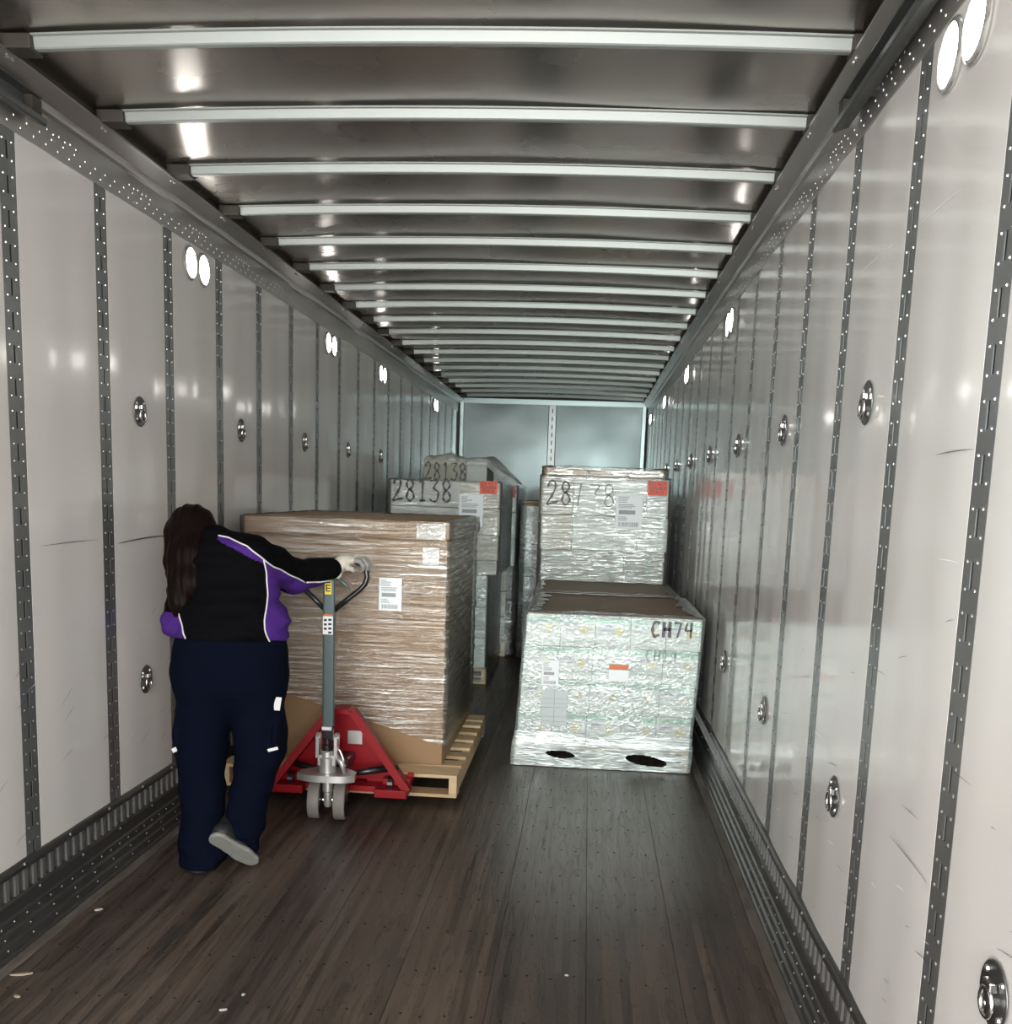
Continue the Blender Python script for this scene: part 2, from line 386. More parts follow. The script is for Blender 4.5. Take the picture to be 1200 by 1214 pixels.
    q = t.build('slot_bars', m_bar, base); q['kind'] = 'stuff'
    t = MB(); t.prism(pr([(0, .180), (.014, .180), (.018, .172), (.018, .128), (.024, .122), (.024, .096), (.021, .091), (.029, .084), (.029, .058), (.026, .053), (.035, .046), (.035, .022), (.032, .017), (.040, .012), (.040, .001), (0, .001)]), 'y', Y0, Y1)
    t.build('kick_plate', m_scuff, base)
    t = MB(); y = Y0+.05; k = 0
    while y < 9.5:
        t.dome((-sgn*.0215, y, .277), (-sgn, 0, .5), .006, .004) if k % 4 == 0 else None
        t.dome((-sgn*.018, y+.02, .165), (-sgn, 0, 0), .006, .004) if k % 4 == 1 else None
        t.dome((-sgn*.024, y, .109), (-sgn, 0, 0), .0042, .003)
        if k % 2 == 0:
            t.dome((-sgn*.029, y+.01, .071), (-sgn, 0, 0), .0042, .003); t.dome((-sgn*.035, y+.015, .034), (-sgn, 0, 0), .0042, .003)
        y += .0762; k += 1
    q = t.build('rivets', m_rivet, base); q['kind'] = 'stuff'

# header rails under the roof
for sgn, name in ((-1, 'trim_1'), (1, 'trim_2')):
    h = empty(name, (sgn*W, 0, 0)); tag(h, kind='structure')
    t = MB(); t.prism([(-sgn*x, z) for x, z in [(.0, 2.600), (.0075, 2.600), (.0085, 2.604), (.0085, 2.712), (.020, 2.720), (.024, 2.732), (.024, 2.742), (.066, 2.772), (.074, 2.776), (.074, 2.784), (.0, 2.784)]], 'y', Y0, Y1); t.build('rail', m_rail, h, angle=25)
    t = MB(); t.prism([(-sgn*x, z) for x, z in [(-.01, 2.784), (.035, 2.784), (.035, 2.835), (-.01, 2.86)]], 'y', Y0, Y1); t.build('rail_upstand', m_dark, h)
    t = MB(); y = 1.0; k = 0; rd = random.Random(2)
    while y < 9:
        t.dome((-sgn*.0085, y, 2.622), (-sgn, 0, 0), .0048, .003); t.dome((-sgn*.0085, y+.038, 2.648), (-sgn, 0, 0), .0048, .003)
        if k % 8 < 3: t.dome((-sgn*.0085, y+.01, 2.672), (-sgn, 0, 0), .0048, .003); t.dome((-sgn*.0085, y+.05, 2.668), (-sgn, 0, 0), .0048, .003)
        y += .0762; k += 1
    q = t.build('rivets', m_hriv, h); q['kind'] = 'stuff'

# roof: wavy sheet, bows, end brackets
ceil = empty('ceiling'); tag(ceil, kind='structure')
BOW0, BP = 3.139, .6024
bows = [BOW0+BP*k for k in range(-7, 19)]
def arch(x): return .030*(1-(x/1.25)**2)
t = MB(); nx, ny = 40, 300; vs = []
for j in range(ny+1):
    y = Y0+(Y1-Y0)*j/ny; ph = ((y-BOW0)/BP) % 1.0
    for i in range(nx+1):
        x = -1.27+2.54*i/nx
        e = min(1, (1.27-abs(x))/.25)
        z = 2.826+arch(x)+(-.007*math.sin(math.pi*ph)+.010*noise.noise(Vector((x*1.3, y*1.5, 3.3))))*e
        vs.append((x, y, z))
t.add(vs, [(j*(nx+1)+i, j*(nx+1)+i+1, (j+1)*(nx+1)+i+1, (j+1)*(nx+1)+i) for j in range(ny) for i in range(nx)])
rs_ = t.build('roof_sheet', m_roof, ceil, smooth=True)
uv = rs_.data.uv_layers.new(name='UVMap')
for l in rs_.data.loops: c_ = rs_.data.vertices[l.vertex_index].co; uv.data[l.index].uv = (c_.y*.1, c_.x*.1)
t = MB(); t.box(-1.4, 1.4, Y0, Y1+.1, 2.90, 2.95); t.build('roof_outer', m_rail, ceil)
t = MB(); n = 16; prof = [(-.034, .036), (-.034, .031), (-.020, .031), (-.014, .004), (-.010, 0), (.010, 0), (.014, .004), (.020, .031), (.034, .031), (.034, .036)]
vs = []
for i in range(n+1):
    x = -1.225+2.45*i/n
    for dy, dz in prof: vs.append((x, dy, 2.784+arch(x)*.75+dz))
k = len(prof)
t.add(vs, [(i*k+j, i*k+(j+1) % k, (i+1)*k+(j+1) % k, (i+1)*k+j) for i in range(n) for j in range(k)]+[tuple(range(k)), tuple(range(n*k, n*k+k))])
bow_me = t.mesh('roof_bow', m_bow, angle=30)
def bracket(s):
    t = MB(); x0, x1 = sorted((s*1.235, s*(1.14 if s < 0 else 1.21))); t.box(x0, x1, -.040, .040, 2.781, 2.823, .004)
    return t.mesh('bow_bracket', m_dark)
t = MB()
bm_ = {-1: bracket(-1), 1: bracket(1)}
for y in bows:
    o = link('roof_bow', bow_me, ceil, (0, y, 0))
    for s in (-1, 1): link('bow_bracket', bm_[s], o)
for y in bows:
    for s in (-1, 1):
        for d in (-.012, .016): t.dome((s*(W-.062), y+d, 2.769), (-s*.6, 0, -.8), .007, .006)
q = t.build('bow_bolts', m_rivet, ceil); q['kind'] = 'stuff'

# bulkhead at the nose
bk = empty('wall_back', (0, Y1, 0)); tag(bk, kind='structure')
for s in (-1, 1):
    t = MB(); x0, x1 = sorted((s*.045, s*1.21)); nx, nz = 14, 20; vs = []
    for j in range(nz+1):
        for i in range(nx+1):
            x = x0+(x1-x0)*i/nx; z = 2.73*j/nz
            e = math.sin(math.pi*i/nx)*math.sin(math.pi*j/nz)
            vs.append((x, -.004-.012*e+.010*noise.noise(Vector((x*2, z*2, s*4)))*e-(.02*math.exp(-((z-2.66)/.05)**2)*(.5+.5*math.sin(x*7))*e*4), z))
    t.add(vs, [(j*(nx+1)+i, j*(nx+1)+i+1, (j+1)*(nx+1)+i+1, (j+1)*(nx+1)+i) for j in range(nz) for i in range(nx)]); t.build('bulkhead_panel', m_back, bk, smooth=True)
    t = MB(); x0, x1 = sorted((s*1.21, s*1.262)); t.box(x0, x1, -.05, .0, 0, 2.75, .004); t.build('corner_post', m_post, bk)
    t = MB(); x0, x1 = sorted((s*1.262, s*1.30)); t.box(x0, x1, -.02, .0, 0, 2.75); t.build('corner_gap', m_dark, bk)
t = MB(); t.box(-1.26, 1.26, -.03, 0, 2.728, 2.80, .003); t.build('top_trim', m_post, bk)
sm, rm, km = slat_meshes(1)
o = link('slat', sm, bk, (0, -.012, 0)); o.scale = (1, 1, 1.046); o.rotation_euler = (0, 0, math.pi/2); r_ = link('rivets', rm, o); r_['kind'] = 'stuff'; link('slot_backing', km, o)
t = MB(); t.box(-1.4, 1.4, .005, .03, -.05, 2.9); t.build('outer_skin', m_dark, bk)

for s in (-1, 1):
    t = MB(); x0, x1 = sorted((s*(.012), s*.05)); t.box(x0, x1, Y0, Y1, -.05, 2.9)
    t.build('outer_skin', m_dark, bpy.data.objects['wall_left' if s < 0 else 'wall_right'])

# door tracks along the header
for s, side in ((-1, 'left'), (1, 'right')):
    root = empty('door_track', (s*W, Y0+.05, 0)); tag(root, 'dark steel overhead door track ending under the roof along the %s wall header' % side, 'door track', 'overhead door tracks')
    L = 3.33-(Y0+.05)
    t = MB(); t.prism([(-s*x, z) for x, z in [(.026, 2.655), (.066, 2.640), (.072, 2.646), (.072, 2.662), (.068, 2.662), (.066, 2.650), (.032, 2.662), (.032, 2.716), (.060, 2.722), (.060, 2.727), (.026, 2.722)]], 'y', 0, L); t.build('channel', m_track, root)
    t = MB(); x0, x1 = sorted((-s*.032, -s*.058)); t.box(x0, x1, L-.06, L-.003, 2.664, 2.716); t.build('end_stop', m_dark, root)
    x0, x1 = sorted((-s*.008, -s*.027))
    for y in (.5, 2.2, 3.2, 4.2): t = MB(); t.box(x0, x1, y, y+.05, 2.66, 2.71); t.build('bracket', m_track, root)
    for y in (1.9, 2.3, 2.7, 3.1, 3.5, 3.9, 4.25): t = MB(); t.dome((-s*.032, y, 2.70), (-s, 0, 0), .009, .006); t.build('bolt', m_rivet, root)

# wall lamps in pairs
def lamp_mesh(s):
    b = MB(); b.lathe([(.055, 0), (.074, 0), (.076, .004), (.072, .009), (.064, .011), (.062, .007)], (-s, 0, 0), (0, 0, 0), 28)
    l = MB(); l.lathe([(.062, .004), (.0615, .008), (.045, .013), (.02, .0155), (.001, .016)], (-s, 0, 0), (0, 0, 0), 28)
    return b.mesh('bezel', m_bezel, angle=40), l.mesh('lens', m_lens, smooth=True)
ordn = ['nearest the camera', 'second from the camera', 'third from the camera', 'fourth from the camera', 'farthest from the camera']
for s, side, ys in ((-1, 'left', [(4.66, 4.815), (7.11, 7.27), (8.90, 9.06), (12.02, 12.18)]), (1, 'right', [(2.30, 2.452), (5.87, 6.02), (8.37, 8.52), (10.80, 10.95), (13.24, 13.39)])):
    bz, ln = lamp_mesh(s)
    for i, pair in enumerate(ys):
        for j, y in enumerate(pair):
            o = empty('wall_lamp', (s*(W-.008), y, 2.512))
            od = ordn[i] if i < len(ys)-1 else ordn[4]
            tag(o, 'round LED lamp high on %s wall, %s of the pair %s' % (side, ('nearer', 'farther')[j], od), 'lamp', 'round LED lamps on the %s wall' % side)
            link('bezel', bz, o); link('lens', ln, o)

# recessed tie-down rings
def ring_proto(s):
    p = MB(); p.lathe([(.058, 0), (.060, .0015), (.057, .003), (.050, .0015), (.040, .0008), (.001, .0006)], (-s, 0, 0), (0, 0, 0), 28)
    c = MB(); x0, x1 = sorted((-s*.001, -s*.016)); c.box(x0, x1, -.016, .016, .006, .026, .003)
    d = MB(); pts = [(-s*.012, math.sin(a)*.024, .012-.0-.026+math.cos(a)*.026) for a in [i*2*math.pi/18 for i in range(18)]]
    d.tube(pts, .0052, 8, closed=True)
    bts = []
    for a in (.8, 2.4, 3.9, 5.5):
        bt = MB(); bt.dome((-s*.002, math.cos(a)*.046, math.sin(a)*.046), (-s, 0, 0), .007, .005, 8); bts.append(('bolt', bt.mesh('bolt', m_rivet)))
    return [('pan', p.mesh('pan', m_pan, smooth=True)), ('clip', c.mesh('clip', m_chrome)), ('ring', d.mesh('ring', m_chrome, smooth=True))]+bts
nth = ['first', 'second', 'third', 'fourth', 'fifth', 'sixth', 'seventh', 'eighth']
for s, side, z, row, ys in ((-1, 'left', 1.82, 'upper', [4.110, 5.335, 6.555, 7.750, 8.98]), (-1, 'left', .72, 'lower', [4.115]),
                            (1, 'right', 1.82, 'upper', [2.911, 4.114, 5.350, 6.583, 7.813, 9.03, 10.25]), (1, 'right', .72, 'lower', [1.725, 2.905, 4.104, 5.32])):
    pr_ = ring_proto(s)
    for i, y in enumerate(ys):
        o = empty('tie_down_ring', (s*(W-.0092), y, z))
        lab = 'round chrome tie-down ring on the %s wall, %s row, %s from the camera' % (side, row, nth[i])
        if len(ys) == 1: lab = 'round chrome tie-down ring low on the left wall beside the person'
        tag(o, lab, 'tie-down ring', 'recessed tie-down rings on the walls')
        for n_, me in pr_:
            c = link(n_, me, o)
            if n_ == 'ring': c['label'] = 'chrome ring hanging from the clip'
# ================================================================== loads
m_card = mat('brown_cardboard', (.325, .200, .100), .62, 0, var=(5, .35, (1, 1, .4), (.27, .165, .082)), bump=(9, .08, (.3, .3, 3), .006))
m_lid = mat('brown_cardboard_lid', (.30, .185, .095), .6, 0, var=(5, .35, (1, 1, .4), (.25, .155, .08)))
m_sheet = mat('top_sheet_cardboard', (.22, .155, .10), .6, 0, var=(4, .3, ST, (.185, .13, .085)))
m_cart_w = mat('white_carton', (.52, .54, .51), .55, 0, var=(6, .4, ST, (.44, .455, .42)))
m_cart_b = mat('beige_carton', (.40, .37, .30), .55, 0, var=(6, .4, ST, (.32, .29, .23)))
m_cart_g = mat('grey_carton', (.33, .315, .285), .55, 0, var=(6, .4, ST, (.26, .245, .215)))
m_green = mat('green_print', (.20, .42, .30), .5)
m_yellow_p = mat('yellow_print', (.55, .43, .12), .5)
m_purple_p = mat('purple_print', (.26, .19, .30), .5)
m_grey_p = mat('grey_print', (.30, .30, .31), .5)
m_label = mat('label_paper', (.80, .81, .82), .45)
m_doc = mat('document_pouch', (.50, .53, .53), .35)
m_orange = mat('orange_label', (.85, .075, .02), .5)
m_orange2 = mat('rust_orange_label', (.62, .16, .05), .5)
m_ink = mat('black_ink', (.012, .011, .013), .45)
m_ink_f = mat('faded_ink', (.22, .20, .20), .5)
m_ink_p = mat('marker_ink', (.045, .02, .03), .4)
m_wood = [mat('pallet_wood_%d' % i, c, .65, 0, var=(7, .5, (1, 6, 6), d)) for i, (c, d) in enumerate([((.60, .43, .25), (.46, .31, .17)), ((.66, .49, .30), (.52, .36, .20)), ((.52, .36, .20), (.40, .27, .15))])]
f_box = film_mat('clear_stretch_film', .05, (.74, .66, .56), 2.2, (1.0, 1.0, 34), .14, .04, gloss=1.05, bumpd=.016)
f_milk = film_mat('milky_stretch_film', .36, (.50, .56, .54), 9, (4, 4, 7), .26, gloss=.5, bumpd=.005)
f_base = film_mat('heavy_base_film', .62, (.52, .58, .56), 6, (2, 2, 12), .24, gloss=.6, bumpd=.006)
f_thin = film_mat('thin_stretch_film', .07, (.78, .80, .78), 4, (2.2, 2.2, 14), .18, .1, gloss=.65)
f_dark = film_mat('clear_dark_film', .03, (.6, .6, .58), 4, (2.2, 2.2, 12), .12, .1, gloss=.9)
f_pouch = film_mat('pouch_film', .22, (.80, .80, .77), 9, (3, 3, 6), .2, gloss=.8)
f_bag = film_mat('plastic_sheet', .62, (.95, .95, .93), 4, ST, .2, gloss=.7)

def wrap(name, x0, x1, y0, y1, zlow, ztop, material, parent, amp=.004, seed=0, lip=.0, n=34, nz=56, skirt=None, holes=(), lean=0., sides=(0, 1, 2, 3), freq=22, bunch=0.):
    """film wound round a load: closed shell with real wrinkles; zlow is a number or f(side,t)"""
    off = .006; cor = []
    P = [(x0, y0), (x1, y0), (x1, y1), (x0, y1)]
    N = [(0, -1), (1, 0), (0, 1), (-1, 0)]
    per = []
    for s in range(4):
        a, b = P[s], P[(s+1) % 4]
        for i in range(n):
            t = i/n; nx, ny = N[s]
            if i == 0: pn = N[s-1]; nx, ny = (nx+pn[0])*.75, (ny+pn[1])*.75
            per.append((a[0]+(b[0]-a[0])*t, a[1]+(b[1]-a[1])*t, nx, ny, s, t))
    K = len(per); vs = []; rows = nz+1
    for j in range(rows):
        for q, (x, y, nx, ny, s, t) in enumerate(per):
            zl = zlow(s, t) if callable(zlow) else zlow
            z = zl+(ztop-zl)*j/nz
            w = noise.noise(Vector((x*2.2+seed, y*2.2, z*freq+.9*math.sin(x*3+seed))))
            w2 = noise.noise(Vector((x*7+seed, y*7, z*9)))
            d = off+amp*(.8+w+.5*w2)
            if bunch and s == 1: d += bunch*(.6+noise.noise(Vector((y*1.6+seed, z*26+y*7, 2.)))+.5*noise.noise(Vector((y*5, z*44-y*9, 7.))))
            if skirt: d += skirt(z)
            vs.append((x+nx*d+lean*z, y+ny*d, z))
    fs = []
    for j in range(nz):
        for q in range(K):
            s = per[q][4]
            if s not in sides: continue
            c = [vs[j*K+q], vs[j*K+(q+1) % K], vs[(j+1)*K+(q+1) % K], vs[(j+1)*K+q]]
            cx = sum(p[0] for p in c)/4; cz = sum(p[2] for p in c)/4
            if s == 0 and any(((cx-h[0])/h[2])**2+((cz-h[1]-h[4]*(cx-h[0]))/h[3])**2 < 1 for h in holes): continue
            fs.append((j*K+q, j*K+(q+1) % K, (j+1)*K+(q+1) % K, (j+1)*K+q))
    if lip > 0:   # ragged film folded on to the top
        base_o = len(vs); cx, cy = (x0+x1)/2, (y0+y1)/2
        for k in (1, 2, 3):
            for q, (x, y, nx, ny, s, t) in enumerate(per):
                l = lip*(.55+.6*abs(noise.noise(Vector((x*4+seed, y*4, 1.7))))*2)*k/3
                dx, dy = cx-x, cy-y; L = math.hypot(dx, dy)
                vs.append((x+dx/L*l*1.2+lean*ztop, y+dy/L*l*1.2, ztop+.006+.006*noise.noise(Vector((x*20, y*20, k)))))
        prev = nz*K
        for k in range(3):
            cur = base_o+k*K
            fs += [(prev+q, prev+(q+1) % K, cur+(q+1) % K, cur+q) for q in range(K)]
            prev = cur
    b = MB(); b.add(vs, fs); return b.build(name, material, parent, smooth=True)

def stroke_text(name, s, x, z, w, h, y, material, parent, width=.008, gap=.18, wob=0.):
    G = {'2': [[(.05, .75), (.25, 1), (.65, .98), (.72, .72), (.45, .38), (.0, .0), (.5, .06), (1, .1)]],
         '8': [[(.75, .85), (.45, 1), (.15, .85), (.25, .6), (.7, .42), (.85, .18), (.5, 0), (.15, .15), (.3, .45), (.72, .65), (.78, .85)]],
         '1': [[(.25, .85), (.5, 1), (.5, .0)], [(.25, .02), (.8, .04)]],
         'i': [[(.6, 1), (.35, .0)]],
         '3': [[(.05, .95), (.8, .98), (.4, .62), (.85, .45), (.75, .08), (.35, 0), (.05, .1)]],
         'C': [[(.9, .85), (.6, 1), (.2, .8), (.1, .35), (.4, .02), (.9, .15)]],
         'H': [[(.15, 1), (.12, 0)], [(.85, 1), (.85, 0)], [(.1, .5), (.9, .52)]],
         '7': [[(.05, .95), (.85, .95), (.45, 0)]],
         '4': [[(.25, .95), (.1, .5), (.85, .52)], [(.75, 1), (.72, 0)]],
         '-': [[(.1, .95), (.9, .95), (.5, .6), (.7, .5)]]}
    n = len(s); cw = w/(n-gap*0)
    for i, ch in enumerate(s):
        b = MB()
        for st in G.get(ch, []):
            pts = [Vector((x+i*cw+p[0]*cw*(1-gap), z+p[1]*h)) for p in st]
            # Catmull-Rom smoothing
            sm = []
            if len(pts) > 2 and ch not in 'H7':
                for k in range(len(pts)-1):
                    p0 = pts[max(k-1, 0)]; p1 = pts[k]; p2 = pts[k+1]; p3 = pts[min(k+2, len(pts)-1)]
                    for t in (0, .25, .5, .75):
                        sm.append(.5*((2*p1)+(p2-p0)*t+(2*p0-5*p1+4*p2-p3)*t*t+(3*p1-p0-3*p2+p3)*t**3))
                sm.append(pts[-1])
            else: sm = pts
            vs = []; m = len(sm)
            for k, p in enumerate(sm):
                a = sm[max(k-1, 0)]; c = sm[min(k+1, m-1)]; d = (c-a).normalized(); nn = Vector((-d.y, d.x))*width/2*(.8+.3*math.sin(k*1.3+i))
                for sg in (-1, 1):
                    for yy in (y, y+.0008): vs.append((p.x+nn.x*sg, yy, p.y+nn.y*sg))
            fs = []
            for k in range(m-1):
                o = k*4; e = o+4
                fs += [(o, o+2, e+2, e), (o+1, e+1, e+3, o+3), (o, e, e+1, o+1), (o+2, o+3, e+3, e+2)]
            b.add(vs, fs)
        b.build(name, material, parent)

def ship_label(x0, x1, z0, z1, y, parent, name='shipping_label', pale=False):
    b = MB(); b.box(x0, x1, y, y+.001, z0, z1); o = b.build(name, m_label if not pale else m_doc, parent)
    w, h = x1-x0, z1-z0; p = MB(); rd = random.Random(int(x0*1000+z0*77)); yy = y-.0006
    def r(a, b_, c, d): p.box(x0+a*w, x0+b_*w, yy, y, z0+c*h, z0+d*h)
    for k in range(4): r(.08, .3+.25*rd.random(), .93-.05*k-.02, .93-.05*k)
    for k in range(3): r(.10, .55+.3*rd.random(), .71-.045*k-.022, .71-.045*k)
    r(.12, .74, .42, .54)
    for k in range(3): r(.10, .35+.2*rd.random(), .35-.045*k-.02, .35-.045*k)
    t = .12
    while t < .84:
        ww = rd.choice((.012, .02, .035)); r(t, t+ww, .06, .19); t += ww+rd.choice((.012, .02))
    p.build('print', m_grey_p, o)['kind'] = 'stuff'; return o

def text(body, x, z, y, size, material, parent, name='lettering', rot=0.):
    cu = bpy.data.curves.new(name, 'FONT'); cu.body = body; cu.size = size; cu.align_x = 'CENTER'; cu.align_y = 'CENTER'; cu.extrude = .0004; cu.space_line = .8
    cu.offset = size*.018
    cu.materials.append(material); tmp = bpy.data.objects.new('tmp_text', cu)
    me = bpy.data.meshes.new_from_object(tmp); bpy.data.objects.remove(tmp)
    o = bpy.data.objects.new(name, me); COL.objects.link(o); o['kind'] = 'stuff'; o.location = (x, y, z); o.rotation_euler = (math.pi/2, rot, 0); o.parent = parent; return o
def warn_label(x0, x1, z0, z1, y, parent):
    b = MB(); b.box(x0, x1, y, y+.001, z0, z1); o = b.build('warning_label', m_orange, parent); o['label'] = 'orange label reading DO NOT DOUBLE STACK'
    h = z1-z0
    for k, s in enumerate(('DO NOT', 'DOUBLE', 'STACK')): text(s, (x0+x1)/2, z1-h*(.2+.30*k), y-.0008, h*.33, m_ink, o)
    return o
def carton(x0, x1, y0, y1, z0, z1, material, parent, bev=.006):
    b = MB(); b.box(x0, x1, y0, y1, z0, z1, bev); return b.build('carton', material, parent)
def pallet_parts(parent, x0, x1, y0, y1, z0, zt, nboards=7, along='x', bottom=True):
    """deck boards run in x, stringers in y"""
    th = .017; i0 = 0
    L = y1-y0; bwid = L*.62/nboards
    for i in range(nboards):
        w_ = bwid*(1.5 if i in (0, nboards-1) else .92)
        yc = y0+w_/2+(L-w_)*i/(nboards-1)
        b = MB(); b.box(x0, x1, yc-w_/2, yc+w_/2, zt-th, zt, .002); b.build('deck_board', m_wood[i % 3], parent)
    for x in (x0, (x0+x1)/2-.019, x1-.038):
        b = MB(); b.box(x, x+.038, y0+.002, y1-.002, z0+th, zt-th, .002); b.build('stringer', m_wood[1], parent)
    if bottom:
        for i in range(5):
            yc = y0+.05+(L-.1)*i/4
            b = MB(); b.box(x0, x1, yc-.048, yc+.048, z0, z0+th, .002); b.build('bottom_board', m_wood[(i+1) % 3], parent)

# ---------------- wrapped load marked CH74
A = empty('wrapped_pallet_load', (0, 0, 0)); tag(A, 'milky film-wrapped pallet of white cartons marked CH74, on the floor at right', 'pallet load', 'wrapped pallet loads')
X0, X1, YF, YK, LEAN = .182, 1.166, 5.735, 6.93, .05
pal = empty('pallet'); pal.parent = A
pallet_parts(pal, .176, 1.172, 5.72, 6.93, 0.001, .128, 6, bottom=False)
rows = [(.130, .318), (.320, .508), (.510, .698), (.700, .872)]
cw = (X1-X0)/5; cd_ = (YK-YF)/3
for r, (z0, z1) in enumerate(rows):
    dx = LEAN*(z0+z1)/2
    for i in range(5):
        for j in range(3):
            c = carton(X0+dx+i*cw+.0015, X0+dx+(i+1)*cw-.0015, YF+j*cd_+.001, YF+(j+1)*cd_-.001, z0, z1, m_cart_w, A, .004)
            if j == 0:   # faded print on the cartons' outer faces
                p = MB(); xa = X0+dx+i*cw; yq = YF-.0006
                p.cur = 0; p.box(xa+.004, xa+cw-.004, yq, YF+.0005, z1-.034, z1-.008)
                p.cur = 1; p.lathe([(.024, 0), (.024, .001)], (0, 1, 0), (xa+cw*.68, yq-.0002, z0+.098), 14)
                p.cur = 2; p.box(xa+.022, xa+.095, yq, YF+.0005, z0+.118, z0+.134)
                p.cur = 3; p.box(xa+.022, xa+.09, yq, YF+.0005, z0+.096, z0+.102); p.box(xa+.07, xa+.13, yq, YF+.0005, z0+.042, z0+.050)
                p.build('print', [m_green, m_yellow_p, m_purple_p, m_grey_p], c)['kind'] = 'stuff'
b = MB(); dx = LEAN*.88; b.box(X0+dx+.004, X1+dx-.004, YF+.003, YK-.003, .873, .884, .002); b.build('top_sheet', m_sheet, A)
wrap('stretch_wrap', X0-.004, X1+.004, YF-.004, YK, .120, .885, f_milk, A, .0022, 3, .10, n=80, nz=90, lean=LEAN)
wrap('base_wrap', X0-.006, X1+.006, YF-.006, YK, .004, .205, f_base, A, .003, 5, 0, n=120, nz=40, lean=LEAN,
     skirt=lambda z: .010 if z < .134 else max(.0, .010-(z-.134)*.25), holes=((.447, .078, .082, .022, -.05), (.935, .066, .118, .030, -.12)))
yl = YF-.0225
stroke_text('handwritten_character', 'CH74', .925, .778, .245, .088, yl, m_ink_p, A, .017, .25)
stroke_text('faint_character', 'CH14', .900, .640, .185, .062, yl, m_ink_f, A, .005, .25)
ship_label(.322, .418, .475, .619, yl, A)
for z0, z1 in ((.350, .450), (.246, .346)):
    b = MB(); b.box(.328, .472, yl, yl+.001, z0, z1); d = b.build('document_pouch', m_doc, A)
    p = MB(); p.box(.398, .401, yl-.0006, yl, z0+.005, z1-.005); p.box(.333, .467, yl-.0006, yl, (z0+z1)/2-.001, (z0+z1)/2+.001); p.box(.333, .467, yl-.0006, yl, z0+.022, z0+.024); p.build('print', m_grey_p, d)['kind'] = 'stuff'
b = MB(); b.box(.698, .811, yl, yl+.001, .516, .582); tl = b.build('tape_label', m_label, A)
b = MB(); b.box(.700, .809, yl-.0012, yl, .584, .612); q = b.build('orange_stripe', m_orange2, tl)

# ---------------- second wrapped load with a bare brown top, right behind
B = empty('wrapped_pallet_load', (0, 0, 0)); tag(B, 'low wrapped load with flat brown top sheet between the CH74 load and the tall stack', 'pallet load', 'wrapped pallet loads')
pal = empty('pallet'); pal.parent = B
pallet_parts(pal, .19, 1.18, 6.985, 7.93, .001, .128, 6)
for r in range(3):
    for i in range(4): carton(.205+i*.243, .205+(i+1)*.243-.003, 6.99, 7.92, .13+r*.248, .13+(r+1)*.248-.002, m_cart_b, B)
b = MB(); b.box(.207, 1.178, 6.985, 7.925, .875, .886, .003); b.build('top_sheet', m_sheet, B)
wrap('stretch_wrap', .2, 1.18, 6.98, 7.93, .01, .885, f_thin, B, .003, 11, .05, n=24, nz=30)

# ---------------- tall stack on the right
C = empty('wrapped_pallet_load', (0, 0, 0)); tag(C, 'tall wrapped carton stack at right marked 28138, brown tray on top', 'pallet load', 'wrapped pallet loads')
pal = empty('pallet'); pal.parent = C
pallet_parts(pal, .16, 1.16, 8.0, 9.2, .001, .128, 6)
zz = [.130, .345, .605, .865, 1.125, 1.390, 1.668]
spl = [[.17, .66, 1.15], [.17, .5, 1.15], [.19, .66, 1.15], [.192, .835, 1.148], [.178, .425, .925, 1.160], [.172, .425, .985, 1.152]]
for r in range(6):
    xs = spl[r]; yo = .0 if r > 3 else .012
    for i in range(len(xs)-1):
        for j in range(2):
            c = carton(xs[i]+.001, xs[i+1]-.001, 8.008+yo+j*.595, 8.008+yo+(j+1)*.595-.003, zz[r]+.001, zz[r+1]-.002, (m_cart_b if i == 0 or r in (0, 1) else m_cart_w) if r != 3 else m_cart_g, C)
            if r == 3 and j == 0:
                p = MB(); rd = random.Random(i+40)
                for k in range(7): 
                    xa = xs[i]+.03+rd.random()*(xs[i+1]-xs[i]-.16); za = zz[r]+.03+.028*k; p.cur = k % 2; p.box(xa, xa+rd.uniform(.05, .1), 8.0195, 8.0215, za, za+.011)
                p.build('print', [m_green, m_grey_p], c)['kind'] = 'stuff'
for i, (a, c_) in enumerate(((.185, .52), (.523, .85), (.853, 1.125))):
    b = MB(); b.box(a, c_, 8.03, 9.18, 1.669, 1.752-.006*i, .022); b.build('top_tray', m_card, C)
wrap('stretch_wrap', .168, 1.158, 8.0, 9.205, .02, 1.69, f_thin, C, .004, 21, .09, n=34, nz=70)
b = MB()  # film bulging over the tray
wrap('film_cap', .18, 1.135, 8.022, 9.185, 1.66, 1.757, f_dark, C, .004, 25, .12, n=24, nz=8)
yl = 7.976
stroke_text('handwritten_character', '28', .222, 1.468, .205, .175, yl, m_ink, C, .017)
stroke_text('faint_character', 'i-8', .425, 1.462, .34, .17, yl, m_ink_f, C, .009)
warn_label(.988, 1.135, 1.562, 1.668, yl, C)
ship_label(.752, .955, 1.300, 1.562, yl, C)

# ---------------- tall stack on the left
D = empty('wrapped_pallet_load', (0, 0, 0)); tag(D, 'tall wrapped grey carton stack marked 28138 behind the brown box', 'pallet load', 'wrapped pallet loads')
pal = empty('pallet'); pal.parent = D
pallet_parts(pal, -1.14, -.225, 8.15, 9.35, .001, .128, 6)
zz = [.13, .38, .63, .885, 1.0, 1.205, 1.412, 1.618]
for r in range(7):
    xs = [-1.10, -.66, -.235] if r < 3 else [[-1.03, -.6, -.165], [-1.03, -.6, -.158], [-1.035, -.45, -.150], [-1.035, -.48, -.155]][r-3]
    for i in range(2):
        for j in range(2): carton(xs[i]+.001, xs[i+1]-.001, 8.158+j*.595+(.012 if i == 0 and r % 2 else 0), 8.158+(j+1)*.595-.003, zz[r]+.001, zz[r+1]-.002, (m_cart_w if r < 3 else (m_cart_g if i == 0 else m_cart_b)), D)
